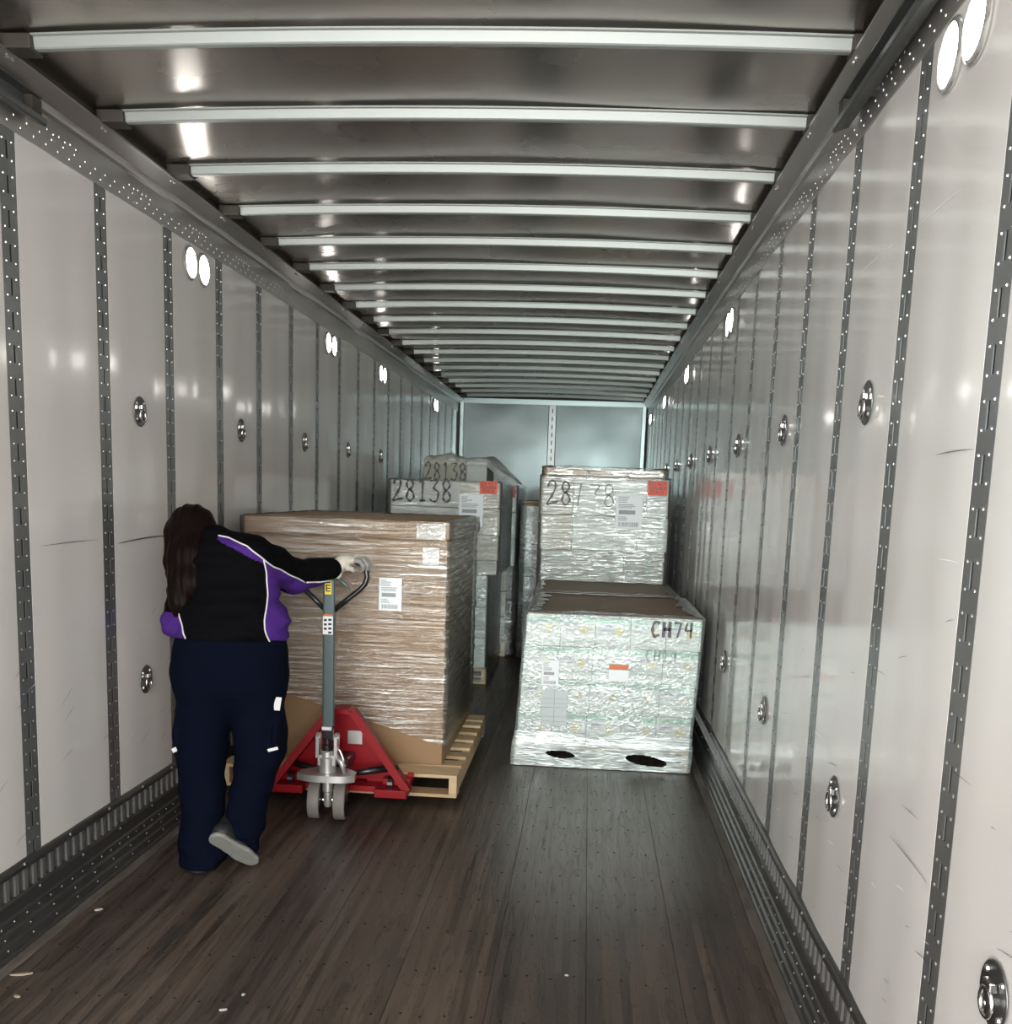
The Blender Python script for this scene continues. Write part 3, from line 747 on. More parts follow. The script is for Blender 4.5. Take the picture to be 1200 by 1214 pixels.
wrap('stretch_wrap', -1.04, -.152, 8.15, 9.36, .89, 1.622, f_thin, D, .004, 31, .08, n=34, nz=46)
wrap('lower_stretch_wrap', -1.11, -.228, 8.15, 9.36, .02, .90, f_thin, D, .004, 33, 0, n=30, nz=40)
yl = 8.127
stroke_text('handwritten_character', '28138', -1.005, 1.455, .485, .170, yl, m_ink, D, .018)
warn_label(-.316, -.176, 1.530, 1.628, yl, D)
ship_label(-.475, -.285, 1.270, 1.520, yl, D)

# ---------------- the stack behind it, draped with plastic
Eo = empty('wrapped_pallet_load', (0, 0, 0)); tag(Eo, 'farther left carton stack marked 28138, topped with puffed clear plastic', 'pallet load', 'wrapped pallet loads')
pal = empty('pallet'); pal.parent = Eo
pallet_parts(pal, -1.13, -.19, 9.6, 10.82, .001, .128, 6)
zz = [.13, .38, .62, .862, 1.115, 1.365, 1.60]
for r in range(6):
    xs = [-1.1, -.66, -.195] if r < 3 else [-1.06, -.6, -.125]
    for i in range(2):
        for j in range(2): carton(xs[i]+.001, xs[i+1]-.001, 9.61+j*.6, 9.61+(j+1)*.6-.003, zz[r]+.001, zz[r+1]-.002, m_cart_b if r < 3 else m_cart_w, Eo)
carton(-1.0, -.605, 9.61, 10.4, 1.603, 1.822, m_cart_b, Eo); carton(-.602, -.41, 9.612, 10.3, 1.603, 1.818, m_cart_w, Eo)
wrap('stretch_wrap', -1.065, -.12, 9.6, 10.82, .02, 1.605, f_thin, Eo, .005, 41, .06, n=30, nz=60)
b = MB(); nx, ny = 40, 30; vs = []   # puffed plastic sheet
for j in range(ny+1):
    for i in range(nx+1):
        u, v = i/nx, j/ny; x = -1.01+.885*u; y = 9.592+1.19*v
        top = 1.832 if x < -.42 else 1.832-(x+.42)/.30*.235
        e = min(1, v*10)
        z = top-.05*(1-e)+e*(.030+.055*noise.noise(Vector((x*4.5, y*3.5, 2)))+.012*noise.noise(Vector((x*14, y*11, 5))))
        vs.append((x, y, z))
b.add(vs, [(j*(nx+1)+i, j*(nx+1)+i+1, (j+1)*(nx+1)+i+1, (j+1)*(nx+1)+i) for j in range(ny) for i in range(nx)])
b.build('plastic_sheet', f_bag, Eo, smooth=True)
stroke_text('handwritten_character', '28138', -.985, 1.640, .40, .155, 9.60-.016, m_ink, Eo, .015)
warn_label(-.235, -.14, 1.500, 1.598, 9.60-.016, Eo)

# ---------------- darker stack at the back of the gap
Fo = empty('wrapped_pallet_load', (0, 0, 0)); tag(Fo, 'shiny wrapped stack glimpsed in the gap between the two tall stacks', 'pallet load', 'wrapped pallet loads')
pal = empty('pallet'); pal.parent = Fo
pallet_parts(pal, -.02, 1.1, 9.5, 10.7, .001, .128, 6)
zz = [.13, .46, .78, 1.08, 1.43]
for r in range(4):
    xs = [-.06, .5, 1.1] if r == 3 else [-.03, .5, 1.1]
    for i in range(2): carton(xs[i]+.001, xs[i+1]-.001, 9.51, 10.69, zz[r]+.001, zz[r+1]-.002, m_cart_g, Fo)
b = MB(); b.box(-.05, 1.1, 9.52, 10.68, 1.432, 1.475, .004); b.build('top_tray', m_card, Fo)
wrap('stretch_wrap', -.064, 1.105, 9.5, 10.7, .02, 1.45, f_milk, Fo, .008, 51, .05, n=24, nz=50, freq=12)

# ---------------- brown gaylord box on its wooden pallet
P = empty('wooden_pallet', (0, 0, 0)); tag(P, 'pale wooden pallet lifted on the red jack under the brown box', 'pallet')
PX0, PX1, PY0, PY1, PZ0, PZ1 = -1.238, -.045, 4.88, 6.29, .040, .155
nb = 8; th = .017; L = PY1-PY0
for i in range(nb):
    w_ = .150 if i in (0, nb-1) else .105
    yc = PY0+w_/2+(L-w_)*i/(nb-1)
    b = MB(); b.box(PX0, PX1, yc-w_/2, yc+w_/2, PZ1-th, PZ1, .002); b.build('deck_board', m_wood[(i*2+1) % 3], P)
for x in (PX0, -.66, PX1-.040):
    b = MB(); b.box(x, x+.040, PY0+.003, PY1-.003, PZ0+th, PZ1-th, .002); b.build('stringer', m_wood[1], P)
for i, yc in enumerate((PY0+.055, PY1-.055)):
    b = MB(); b.box(PX0, PX1, yc-.055, yc+.055, PZ0, PZ0+th, .002); b.build('bottom_board', m_wood[i], P)

G = empty('cardboard_box', (0, 0, 0)); tag(G, 'large brown film-wrapped cardboard box with lid behind the pallet jack', 'box')
GX0, GX1, GY0, GY1 = -1.160, -.145, 5.055, 6.265
b = MB(); b.box(GX0, GX1, GY0, GY1, PZ1+.001, 1.34, .006); b.build('box_body', m_card, G)
b = MB()
nx = 20   # lid: slightly wavy skirt and a flat top
xs0, xs1, ys0, ys1 = GX0-.012, GX1+.012, GY0-.012, GY1+.012
b.box(xs0, xs1, ys0, ys1, 1.302, 1.392, .010)
b.build('lid', m_lid, G)
b = MB(); b.box(xs0+.03, xs1-.03, ys0+.03, ys1-.03, 1.3915, 1.3945, .001); b.build('lid_top_flap', m_lid, G)
def zl(s, t):
    if s == 0: return .56-.30*t
    if s == 1: return .26-.02*t
    if s == 2: return .24+.2*t
    return .44+.12*t
wrap('stretch_wrap', GX0-.009, GX1+.009, GY0-.009, GY1+.009, zl, 1.392, f_box, G, .0028, 61, .02, skirt=lambda z: .0125 if z > 1.300 else 0., n=70, nz=120, freq=34, bunch=.007)
yl = GY0-.0245
ship_label(-.478, -.364, .944, 1.108, yl, G)
b = MB(); b.box(-.292, -.150, yl-.012, yl-.011, 1.305, 1.380); b.build('clear_pouch', f_pouch, G)
b = MB(); b.box(-.262, -.180, yl-.001, yl, 1.180, 1.265); b.build('clear_pouch', f_pouch, G)

# ================================================================== pallet jack
m_red = mat('red_paint', (.30, .004, .010), .42, 0, var=(8, .5, ST, (.23, .003, .008)), spec=.3)
m_stem = mat('green_grey_paint', (.085, .125, .125), .4, .2, coat=.2)
m_black = mat('black_coating', (.012, .012, .013), .3, 0, coat=.3)
m_tread = mat('grey_wheel_tread', (.20, .185, .165), .6)
m_silver = mat('cast_silver', (.55, .55, .53), .35, .7)
m_yel = mat('yellow_sticker', (.85, .62, .03), .45)
J = empty('pallet_jack', (-.6, 4.6, 0)); tag(J, 'red manual pallet jack with dark green handle column, held by the person', 'pallet jack')
def jb(m, name, material, parent=None, **kw):
    m.v = [(x+.6, y-4.6, z) for x, y, z in m.v]; return m.build(name, material, parent or J, **kw)
# steering wheels
for x in (-.677, -.556):
    w = MB(); w.lathe([(.060, -.027), (.088, -.026), (.091, -.020), (.091, .020), (.088, .026), (.060, .027)], (1, .10, 0), (x, 4.585, .0915), 32); o = jb(w, 'steer_wheel', m_tread, angle=40)
    h = MB(); h.lathe([(.006, -.034), (.014, -.034), (.018, -.0285), (.074, -.0285), (.078, -.0275), (.078, .0275), (.074, .0285), (.018, .0285), (.014, .034), (.006, .034)], (1, .10, 0), (x, 4.585, .0915), 24); jb(h, 'hub', m_black, o, angle=40)
w = MB(); w.lathe([(.026, .215), (.026, .135), (.021, .130), (.021, .072), (.016, .058), (.006, .055)], (0, 0, 1), (-.617, 4.585, 0), 20); jb(w, 'steering_shaft', m_silver, angle=40)
w = MB(); w.tube([(-.672, 4.58, .0915), (-.561, 4.59, .0915)], .0085, 10); jb(w, 'axle', m_chrome)
# curved cast foot plate
w = MB(); top = []; n = 24
for i in range(n+1):
    t = i/n; x = -.752+.272*t; e = abs(2*t-1)
    top.append((x, 4.50+.035*e**3))
back = [(-.485, 4.60), (-.55, 4.66), (-.685, 4.66), (-.747, 4.60)]
w.prism(top+back, 'z', .196, .228); jb(w, 'foot_plate', m_silver, angle=30)
# hydraulic pump
p = MB(); p.lathe([(.034, .226), (.040, .23), (.042, .30), (.036, .305), (.036, .33), (.030, .335)], (0, 0, 1), (-.617, 4.575, 0), 20); pump = jb(p, 'pump_body', m_silver, angle=40)
p = MB(); p.box(-.66, -.574, 4.545, 4.60, .262, .315, .006); jb(p, 'pump_block', m_silver, pump)
for x in (-.661, -.575):
    p = MB(); p.prism([(4.55, .30), (4.60, .30), (4.605, .40), (4.59, .415), (4.565, .415), (4.55, .40)], 'x', x-.007, x+.007); jb(p, 'clevis', m_silver, pump)
    p = MB(); p.lathe([(.014, -.012), (.014, .012)], (1, 0, 0), (x, 4.578, .395), 12); jb(p, 'pivot_pin', m_silver, pump)
p = MB(); p.lathe([(.024, .33), (.026, .345), (.026, .36), (.016, .365), (.016, .39)], (0, 0, 1), (-.617, 4.57, 0), 16); jb(p, 'piston_cap', m_black, pump, angle=40)
p = MB(); p.tube([(-.575, 4.57, .31), (-.545, 4.565, .27), (-.535, 4.565, .225)], [.012, .014, .008], 10); jb(p, 'release_arm', m_silver, pump, smooth=True)
p = MB(); p.tube([(-.578, 4.572, .36), (-.556, 4.57, .33), (-.543, 4.566, .30), (-.527, 4.562, .262)], .006, 8); jb(p, 'release_rod', m_chrome, pump, smooth=True)
# handle column
st = MB(); st.box(-.645, -.591, 4.57, 4.605, .44, 1.155, .010); stem = jb(st, 'handle_column', m_stem)
st = MB(); st.box(-.642, -.594, 4.572, 4.603, .375, .44, .006); jb(st, 'column_foot', m_black, stem)
st = MB(); st.tube([(-.642, 4.567, .437), (-.598, 4.567, .437)], .009, 10); jb(st, 'roller', m_label, stem)
st = MB(); st.box(-.634, -.603, 4.5685, 4.5698, 1.062, 1.150); ys = jb(st, 'yellow_sticker', m_yel, stem)
st = MB()
for z in (1.075, 1.114):
    st.box(-.629, -.608, 4.5678, 4.5686, z, z+.005); st.box(-.629, -.608, 4.5678, 4.5686, z+.013, z+.018); st.box(-.629, -.608, 4.5678, 4.5686, z+.026, z+.031); st.box(-.629, -.624, 4.5678, 4.5686, z, z+.031)
jb(st, 'print', m_ink, ys)['kind'] = 'stuff'
st = MB(); st.box(-.642, -.596, 4.5685, 4.5698, .878, .962); ws = jb(st, 'white_sticker', m_label, stem)
st = MB(); st.box(-.640, -.598, 4.5678, 4.5686, .964, .972); jb(st, 'orange_edge', m_orange2, ws)
st = MB()
for k, z in enumerate((.945, .925, .905)):
    st.box(-.637, -.624, 4.5678, 4.5686, z-.006, z+.004); st.box(-.617, -.602, 4.5678, 4.5686, z-.004, z+.006)
st.box(-.617, -.602, 4.5678, 4.5686, .882, .892); jb(st, 'print', m_ink, ws)['kind'] = 'stuff'
# loop handle
yl = 4.60
loop = [(-.600, yl, .985), (-.535, yl, 1.040), (-.478, yl, 1.088), (-.455, yl, 1.115), (-.446, yl, 1.145), (-.452, yl, 1.178), (-.472, yl, 1.202), (-.505, yl, 1.214), (-.56, yl, 1.217), (-.64, yl, 1.217),
        (-.715, yl, 1.214), (-.748, yl, 1.200), (-.770, yl, 1.172), (-.776, yl, 1.140), (-.768, yl, 1.110), (-.745, yl, 1.085), (-.69, yl, 1.036), (-.636, yl, .985)]
lp = MB(); lp.tube(loop, .0125, 12); jb(lp, 'handle_loop', m_black, smooth=True)
lp = MB(); lp.tube([(-.60, 4.585, 1.150), (-.575, 4.575, 1.135), (-.545, 4.57, 1.115), (-.515, 4.565, 1.088)], [.009, .010, .008, .003], 8); jb(lp, 'release_lever', m_stem, smooth=True)
# red fork frame: back plate, sloping flanges, front feet, forks
cxj = -.597
fr = MB(); fr.prism([(cxj-.315, .125), (cxj+.315, .125), (cxj+.05, .470), (cxj+.025, .488), (cxj-.025, .488), (cxj-.05, .470)], 'y', 4.845, 4.862); frame = jb(fr, 'back_plate', m_red)
for s in (-1, 1):
    a = Vector((cxj+s*.045, 4.80, .478)); b_ = Vector((cxj+s*.325, 4.765, .105)); d = (b_-a).normalized()
    nrm = Vector((d.z*s, 0, -d.x*s)).normalized()
    f = MB(); f.obox((a+b_)/2, (b_-a)/2, (0, .055, 0), nrm*.008); jb(f, 'side_flange', m_red)
    f = MB(); f.obox((a+b_)/2+Vector((0, -.052, 0))-nrm*.010, (b_-a)/2, (0, .006, 0), nrm*.018); jb(f, 'flange_lip', m_red)
    f = MB(); x0, x1 = sorted((cxj+s*.175, cxj+s*.332)); f.box(x0, x1, 4.695, 4.86, .078, .118, .004); jb(f, 'front_foot', m_red)
    f = MB(); x0, x1 = sorted((cxj+s*.20, cxj+s*.335)); f.box(x0, x1, 4.78, 4.90, .118, .150, .004); jb(f, 'fork_shoulder', m_red)
    f = MB(); x0, x1 = sorted((cxj+s*.11, cxj+s*.27)); f.prism([(4.84, .082), (4.84, .1365), (5.98, .1365), (6.05, .115), (6.05, .085)], 'x', x0, x1); jb(f, 'fork', m_red)
    f = MB(); f.lathe([(.036, -.04), (.037, -.035), (.037, .035), (.036, .04)], (1, 0, 0), (cxj+s*.19, 5.88, .037), 20); jb(f, 'load_roller', m_tread)
    f = MB(); f.box(cxj+s*.19-.03, cxj+s*.19+.03, 5.80, 5.93, .05, .083); jb(f, 'roller_bracket', m_black)
    f = MB(); f.tube([(cxj+s*.322, 4.80, .170), (cxj+s*.350, 4.80, .170)], .014, 12); jb(f, 'side_pin', m_red, smooth=False)
    f = MB(); f.tube([(cxj+s*.06, 4.70, .190), (cxj+s*.16, 4.74, .200), (cxj+s*.27, 4.80, .205)], [.012, .018, .016], 8); jb(f, 'link_rod', m_black, smooth=True)
    f = MB(); f.lathe([(.034, -.012), (.034, .012)], (1, 0, 0), (cxj+s*.245, 4.76, .135), 16); jb(f, 'link_knuckle', m_black)
f = MB(); f.box(cxj-.175, cxj+.175, 4.745, 4.86, .090, .118, .004); jb(f, 'cross_bar', m_red)
f = MB(); f.prism([(cxj-.049, .468), (cxj+.049, .468), (cxj+.03, .492), (cxj-.03, .492)], 'y', 4.745, 4.862); jb(f, 'apex_cap', m_red)
f = MB(); f.box(cxj-.05, cxj+.05, 4.70, 4.85, .215, .262, .006); jb(f, 'pump_mount', m_black)
f = MB(); f.box(cxj+.012, cxj+.083, 4.8425, 4.845, .300, .366); jb(f, 'name_plate', m_silver)

# ================================================================== scraps on the floor
m_paper = mat('scrap', (.55, .52, .46), .7); m_chip = mat('wood_chip', (.42, .34, .25), .7)
for i, (x, y, l, w_, a, m_, nm, lab) in enumerate([(-1.165, 3.41, .030, .016, .6, m_paper, 'paper_scrap', 'pale paper scrap on the floor near the left kick plate'), (-1.104, 2.765, .026, .012, -.4, m_chip, 'wood_chip', 'small wood chip on the floor in the lower left corner'),
        (-.472, 2.774, .022, .010, .3, m_paper, 'paper_scrap', 'tiny paper scrap at the bottom edge, left of centre'), (-1.165, 2.90, .075, .014, .35, m_chip, 'wood_chip', 'long pale wood splinter beside the left edge strip'),
        (-.444, 2.872, .014, .009, 1.0, m_paper, 'paper_scrap', 'tiny white scrap just beyond the bottom-edge scrap'), (.541, 3.146, .012, .009, .2, m_paper, 'paper_scrap', 'tiny pale scrap on the bare floor right of centre')]):
    b = MB(); rd = random.Random(i); n = 9; ring = []
    for k in range(n):
        t = 2*math.pi*k/n; rr_ = .75+.4*rd.random(); px_, py_ = math.cos(t)*l/2*rr_, math.sin(t)*w_/2*rr_
        ring.append((px_*math.cos(a)-py_*math.sin(a), px_*math.sin(a)+py_*math.cos(a)))
    b.prism(ring, 'z', .0006, .0040); o = b.build(nm, m_); o.location = (x, y, 0); tag(o, lab, 'debris', 'scraps on the floor')
# ================================================================== person
def surf_net(sdf, lo, hi, h):
    lo = np.array(lo, float); n = np.ceil((np.array(hi)-lo)/h).astype(int)+1
    ax = [lo[i]+h*np.arange(n[i]) for i in range(3)]
    X, Y, Z = np.meshgrid(*ax, indexing='ij'); g = sdf(X, Y, Z)
    ins = g < 0; c = tuple(m-1 for m in n)
    acc = np.zeros(c+(3,)); cnt = np.zeros(c)
    cs = [(i, j, k) for i in (0, 1) for j in (0, 1) for k in (0, 1)]
    def sub(a, o): return a[o[0]:o[0]+c[0], o[1]:o[1]+c[1], o[2]:o[2]+c[2]]
    for a in cs:
        for d in range(3):
            if a[d]: continue
            b = list(a); b[d] = 1; b = tuple(b)
            ga, gb = sub(g, a), sub(g, b); m = (ga < 0) != (gb < 0)
            t = np.where(m, ga/np.where(m, ga-gb, 1), 0)
            for q in range(3):
                acc[..., q] += np.where(m, a[q]+(t if q == d else 0), 0)
            cnt += m
    act = cnt > 0; idx = -np.ones(c, int); idx[act] = np.arange(act.sum())
    ii = np.argwhere(act); P = lo+h*(ii+acc[act]/cnt[act][:, None])
    faces = []
    for d in range(3):
        e1, e2 = [(1, 2), (2, 0), (0, 1)][d]
        sl = [slice(0, n[0]), slice(0, n[1]), slice(0, n[2])]; sl2 = list(sl)
        sl[d] = slice(0, n[d]-1); sl2[d] = slice(1, n[d])
        A, B = ins[tuple(sl)], ins[tuple(sl2)]; E = np.argwhere(A != B)
        ok = (E[:, e1] > 0) & (E[:, e2] > 0) & (E[:, e1] < n[e1]-1) & (E[:, e2] < n[e2]-1); E = E[ok]
        if not len(E): continue
        fl = A[tuple(E.T)]
        def cell(o1, o2):
            q = E.copy(); q[:, e1] -= o1; q[:, e2] -= o2; return idx[tuple(q.T)]
        Q = np.stack([cell(1, 1), cell(0, 1), cell(0, 0), cell(1, 0)], 1)
        Q[~fl] = Q[~fl][:, ::-1]; faces.append(Q)
    return P, np.concatenate(faces)
def smin(a, b, k):
    h = np.clip(.5+.5*(b-a)/k, 0, 1); return b*(1-h)+a*h-k*h*(1-h)
def cone(X, Y, Z, a, b, ra, rb, sy=1., ):
    a = np.array(a, float); b = np.array(b, float); d = b-a
    px_, py_, pz_ = X-a[0], Y-a[1], Z-a[2]
    h = np.clip((px_*d[0]+py_*d[1]+pz_*d[2])/d.dot(d), 0, 1)
    return np.sqrt((px_-d[0]*h)**2+((py_-d[1]*h)*sy)**2+(pz_-d[2]*h)**2)-(ra+(rb-ra)*h)
def ell(X, Y, Z, c, r):
    q = np.sqrt(((X-c[0])/r[0])**2+((Y-c[1])/r[1])**2+((Z-c[2])/r[2])**2)
    return (q-1)*min(r)
def chain(X, Y, Z, pts, k=.02, sy=1.):
    g = None
    for (a, ra), (b, rb) in zip(pts[:-1], pts[1:]):
        q = cone(X, Y, Z, a, b, ra, rb, sy); g = q if g is None else smin(g, q, k)
    return g
def sdf_obj(name, sdf, lo, hi, h, mats, parent, face_mat=None):
    P, Q = surf_net(sdf, lo, hi, h)
    me = bpy.data.meshes.new(name); me.from_pydata(P.tolist(), [], Q.tolist())
    for m in (mats if isinstance(mats, list) else [mats]): me.materials.append(m)
    me.polygons.foreach_set('use_smooth', [True]*len(me.polygons))
    if face_mat is not None:
        cen = P[Q].mean(1); me.polygons.foreach_set('material_index', face_mat(cen).astype(int).tolist())
    me.update(); o = link(name, me, parent)
    return o, BVHTree.FromPolygons([Vector(p) for p in P], Q.tolist())

m_skin = mat('skin', (.50, .27, .19), .5, 0, var=(20, .3, ST, (.43, .21, .15)))
m_navy = mat('navy_trousers', (.0026, .0042, .0125), .9, 0, var=(60, .3, ST, (.002, .0033, .009)), spec=.06)
m_jblack = mat('black_jacket', (.003, .003, .004), .85, 0, spec=.06)
m_purple = mat('purple_jacket', (.070, .024, .20), .8, 0, var=(50, .3, ST, (.055, .018, .16)), spec=.1)
m_white = mat('white_piping', (.78, .78, .78), .5)
m_hair = mat('dark_brown_hair', (.0085, .0038, .003), .5, 0, var=(16, .7, (14, 3, .8), (.003, .0016, .0014)), bump=(14, .3, (12, 4, .4), .004), spec=.08)
m_glove = mat('off_white_glove', (.58, .54, .46), .8, 0, var=(40, .4, ST, (.42, .39, .33)))
m_gpalm = mat('grey_glove_grip', (.24, .23, .21), .6)
m_shoe = mat('black_shoe', (.015, .015, .017), .5)
m_sole = mat('grey_shoe_sole', (.26, .27, .24), .65, 0, var=(30, .5, ST, (.18, .19, .17)), bump=(60, .4, (1, 3, 1), .003))

S = empty('person', (-.9, 3.95, 0)); tag(S, 'person with long dark hair, black and purple jacket and navy trousers, gripping the jack handle', 'person')
PO = empty('tmp'); 
def reparent(o, p):
    o.parent = p
PEL = (-.905, 4.085, .80)
HL, KL, AL = (-1.000, 4.085, .79), (-1.002, 4.005, .455), (-.950, 3.885, .085)
HR, KR, AR = (-.808, 4.085, .79), (-.768, 4.045, .470), (-.792, 3.915, .185)
SR, ER, WR = (-.832, 4.135, 1.240), (-.722, 4.365, 1.155), (-.578, 4.548, 1.186)
SL, EL, WL = (-1.095, 4.150, 1.195), (-1.120, 4.085, .965), (-1.105, 4.270, .890)
NB, HC = (-.985, 4.165, 1.270), (-1.108, 4.225, 1.325)

# folds: gentle cloth creases added to the distance
def creases(X, Y, Z, a, fz, fx):
    return a*np.sin(fz*Z+4*X+2*Y)*np.sin(fx*X+9*Z+3*Y)+.6*a*np.sin(2.3*fz*Z-6*X)*np.sin(11*Y+5*X)

Tt, Hh = Vector((-.772, 3.872, .058)), Vector((-.856, 3.800, .148)); dd = (Tt-Hh); Lf = dd.length; dd.normalize()
up_ = Vector((-.10, .80, .60)); up_ = (up_-dd*up_.dot(dd)).normalized(); sd_ = dd.cross(up_)
def loc(X, Y, Z):
    q = np.stack([X-Hh.x, Y-Hh.y, Z-Hh.z], -1); return q@np.array(dd), q@np.array(sd_), q@np.array(up_)
def trousers(X, Y, Z):
    g = ell(X, Y, Z, (-.903, 4.085, .785), (.240, .165, .200))
    g = smin(g, ell(X, Y, Z, (-.985, 4.03, .77), (.135, .115, .14)), .05)
    g = smin(g, ell(X, Y, Z, (-.822, 4.03, .77), (.135, .115, .14)), .05)
    l = chain(X, Y, Z, [(HL, .128), (KL, .099), ((-.962, 3.91, .14), .084), (AL, .094), ((-.948, 3.87, .0), .098)], .03)
    r = chain(X, Y, Z, [(HR, .128), (KR, .097), ((-.790, 3.915, .20), .074), ((-.795, 3.89, .10), .066)], .03)
    r = np.maximum(r, .022-loc(X, Y, Z)[2])
    leg = np.minimum(l, r)
    g = smin(g, leg, .035)
    g = smin(g, ell(X, Y, Z, (-.905, 4.092, .90), (.226, .158, .12)), .04)
    low = np.clip((.75-Z)/.4, 0, 1)
    g = g+creases(X, Y, Z, .0032, 34, 26)*(.35+low)
    # side cargo pockets
    g = smin(g, ell(X, Y, Z, (-.682, 4.04, .53), (.022, .09, .075)), .02); g = smin(g, ell(X, Y, Z, (-1.090, 4.02, .53), (.020, .09, .075)), .02)
    cutl = np.where(X < -.872, .022-Z, .05-Z)
    return np.maximum(np.maximum(g, Z-.925), cutl)
tro, tro_t = sdf_obj('trousers', trousers, (-1.20, 3.70, -.02), (-.58, 4.32, .95), .0085, m_navy, S)

def jacket(X, Y, Z):
    g = ell(X, Y, Z, (-.935, 4.150, 1.165), (.205, .145, .190))
    g = smin(g, ell(X, Y, Z, (-.905, 4.100, .965), (.240, .168, .185)), .08)
    g = smin(g, chain(X, Y, Z, [(SL, .090), (SR, .085)], .03), .06)
    g = smin(g, cone(X, Y, Z, (-.955, 4.15, 1.22), (-1.00, 4.17, 1.305), .10, .062), .05)
    ra = chain(X, Y, Z, [(SR, .088), ((-.775, 4.25, 1.205), .082), (ER, .074), ((-.65, 4.46, 1.168), .060), ((-.598, 4.523, 1.182), .050)], .03)
    la = chain(X, Y, Z, [(SL, .082), (EL, .066), (WL, .05)], .03)
    g = smin(smin(g, ra, .035), la, .025)
    g = g+creases(X, Y, Z, .0055, 46, 16)+.0032*np.sin(70*Z+9*np.sin(9*X))*np.clip((1.12-Z)/.15, 0, 1)
    hem = Z-(.905+.012*np.sin(9*X))
    return np.maximum(g, -hem)
def poly_z(pts):
    xs = np.array([p[0] for p in pts]); zs = np.array([p[1] for p in pts]); return lambda x: np.interp(x, xs, zs)
def poly_x(pts):
    zs = np.array([p[1] for p in pts])[::-1]; xs = np.array([p[0] for p in pts])[::-1]; return lambda z: np.interp(z, zs, xs)
P1 = [(-.758, 1.244), (-.745, 1.16), (-.732, 1.058), (-.728, .971), (-.712, .908)]
P2 = [(-.95, 1.335), (-.905, 1.329), (-.819, 1.300), (-.767, 1.258), (-.707, 1.186), (-.657, 1.136), (-.618, 1.132), (-.560, 1.135)]
SH = [(-.95, 1.320), (-.865, 1.284), (-.806, 1.255), (-.758, 1.230)]
P3 = [(-1.085, 1.02), (-1.062, .964), (-1.050, .930), (-1.046, .900)]
def jfaces(c):
    x, z = c[:, 0], c[:, 2]; out = np.zeros(len(c))
    side = (x > poly_x(P1)(z)) & (z < 1.25)
    out[side] = 1
    band = (x > -.95) & (x < -.74) & (z > poly_z(SH)(x)) & (z < poly_z(P2)(x)); out[band] = 1
    out[(x > -.758) & (z > poly_z(P2)(x))] = 0
    out[(x > poly_x(P1)(z)) & (x > -.758) & (z <= poly_z(P2)(x))] = 1
    out[(x < poly_x(P3)(z)) & (z < 1.02)] = 1
    return out
jac, jac_t = sdf_obj('jacket', jacket, (-1.24, 3.84, .86), (-.50, 4.60, 1.42), .0062, [m_jblack, m_purple], S, jfaces)
def piping(pts):
    out = []
    for (a, b) in zip(pts[:-1], pts[1:]):
        for t in (0, .2, .4, .6, .8): out.append((a[0]+(b[0]-a[0])*t, a[1]+(b[1]-a[1])*t))
    out.append(pts[-1]); w = []
    for x, z in out:
        h = jac_t.ray_cast(Vector((x, 3.4, z)), Vector((0, 1, 0)))
        if h[0] is not None and (not w or abs(h[0].y-w[-1].y) < .10): w.append(h[0]+h[1]*.001)
    b = MB(); b.tube(w, .0034, 6); return b.build('piping', m_white, jac, smooth=True)
for p in (P1, P2[:6], P2[6:] and [(-.652, 1.136), (-.618, 1.132), (-.585, 1.136)], P3[:4]): piping(p)

def head_sdf(X, Y, Z, grow=0.):
    g = ell(X, Y, Z, (HC[0], HC[1], HC[2]+.015), (.083+grow, .098+grow, .100+grow))
    return smin(g, ell(X, Y, Z, (HC[0]+.002, HC[1]+.035, HC[2]-.055), (.058+grow, .066+grow, .062+grow)), .04)
def body(X, Y, Z):
    g = head_sdf(X, Y, Z)
    g = smin(g, ell(X, Y, Z, (HC[0], HC[1]+.108, HC[2]-.012), (.013, .022, .018)), .012)                      # nose
    g = smin(g, ell(X, Y, Z, (HC[0], HC[1]+.096, HC[2]-.052), (.024, .012, .008)), .008)                      # lips
    for s in (-1, 1):
        g = smin(g, ell(X, Y, Z, (HC[0]+s*.084, HC[1]+.005, HC[2]), (.010, .020, .030)), .006)                # ears
        g = -smin(-g, ell(X, Y, Z, (HC[0]+s*.032, HC[1]+.104, HC[2]+.018), (.017, .014, .010)), .008)         # eye sockets
        g = smin(g, ell(X, Y, Z, (HC[0]+s*.032, HC[1]+.088, HC[2]+.017), (.012, .012, .012)), .004)
    g = smin(g, cone(X, Y, Z, NB, (HC[0]+.015, HC[1]-.005, HC[2]-.04), .052, .050), .03)
    t = smin(ell(X, Y, Z, (-.935, 4.150, 1.15), (.17, .11, .16)), ell(X, Y, Z, (-.905, 4.095, .93), (.18, .12, .17)), .08)
    t = smin(t, ell(X, Y, Z, (-.903, 4.085, .80), (.19, .12, .15)), .06)
    t = smin(t, cone(X, Y, Z, (-.955, 4.15, 1.20), NB, .09, .052), .05)
    for a, b_, c in ((SR, ER, WR), (SL, EL, WL)): t = smin(t, chain(X, Y, Z, [(a, .055), (b_, .043), (c, .029)], .03), .03)
    for a, b_, c in ((HL, KL, AL), (HR, KR, AR)): t = smin(t, chain(X, Y, Z, [(a, .095), (b_, .062), (c, .034)], .03), .03)
    g = smin(g, t, .03)
    # the gripping hand inside the glove
    g = smin(g, ell(X, Y, Z, (-.535, 4.585, 1.212), (.040, .034, .018)), .02)
    g = smin(g, ell(X, Y, Z, (-1.09, 4.335, .875), (.03, .045, .02)), .02)
    return g
sdf_obj('body', body, (-1.24, 3.78, .03), (-.46, 4.45+.25, 1.47), .0085, m_skin, S)

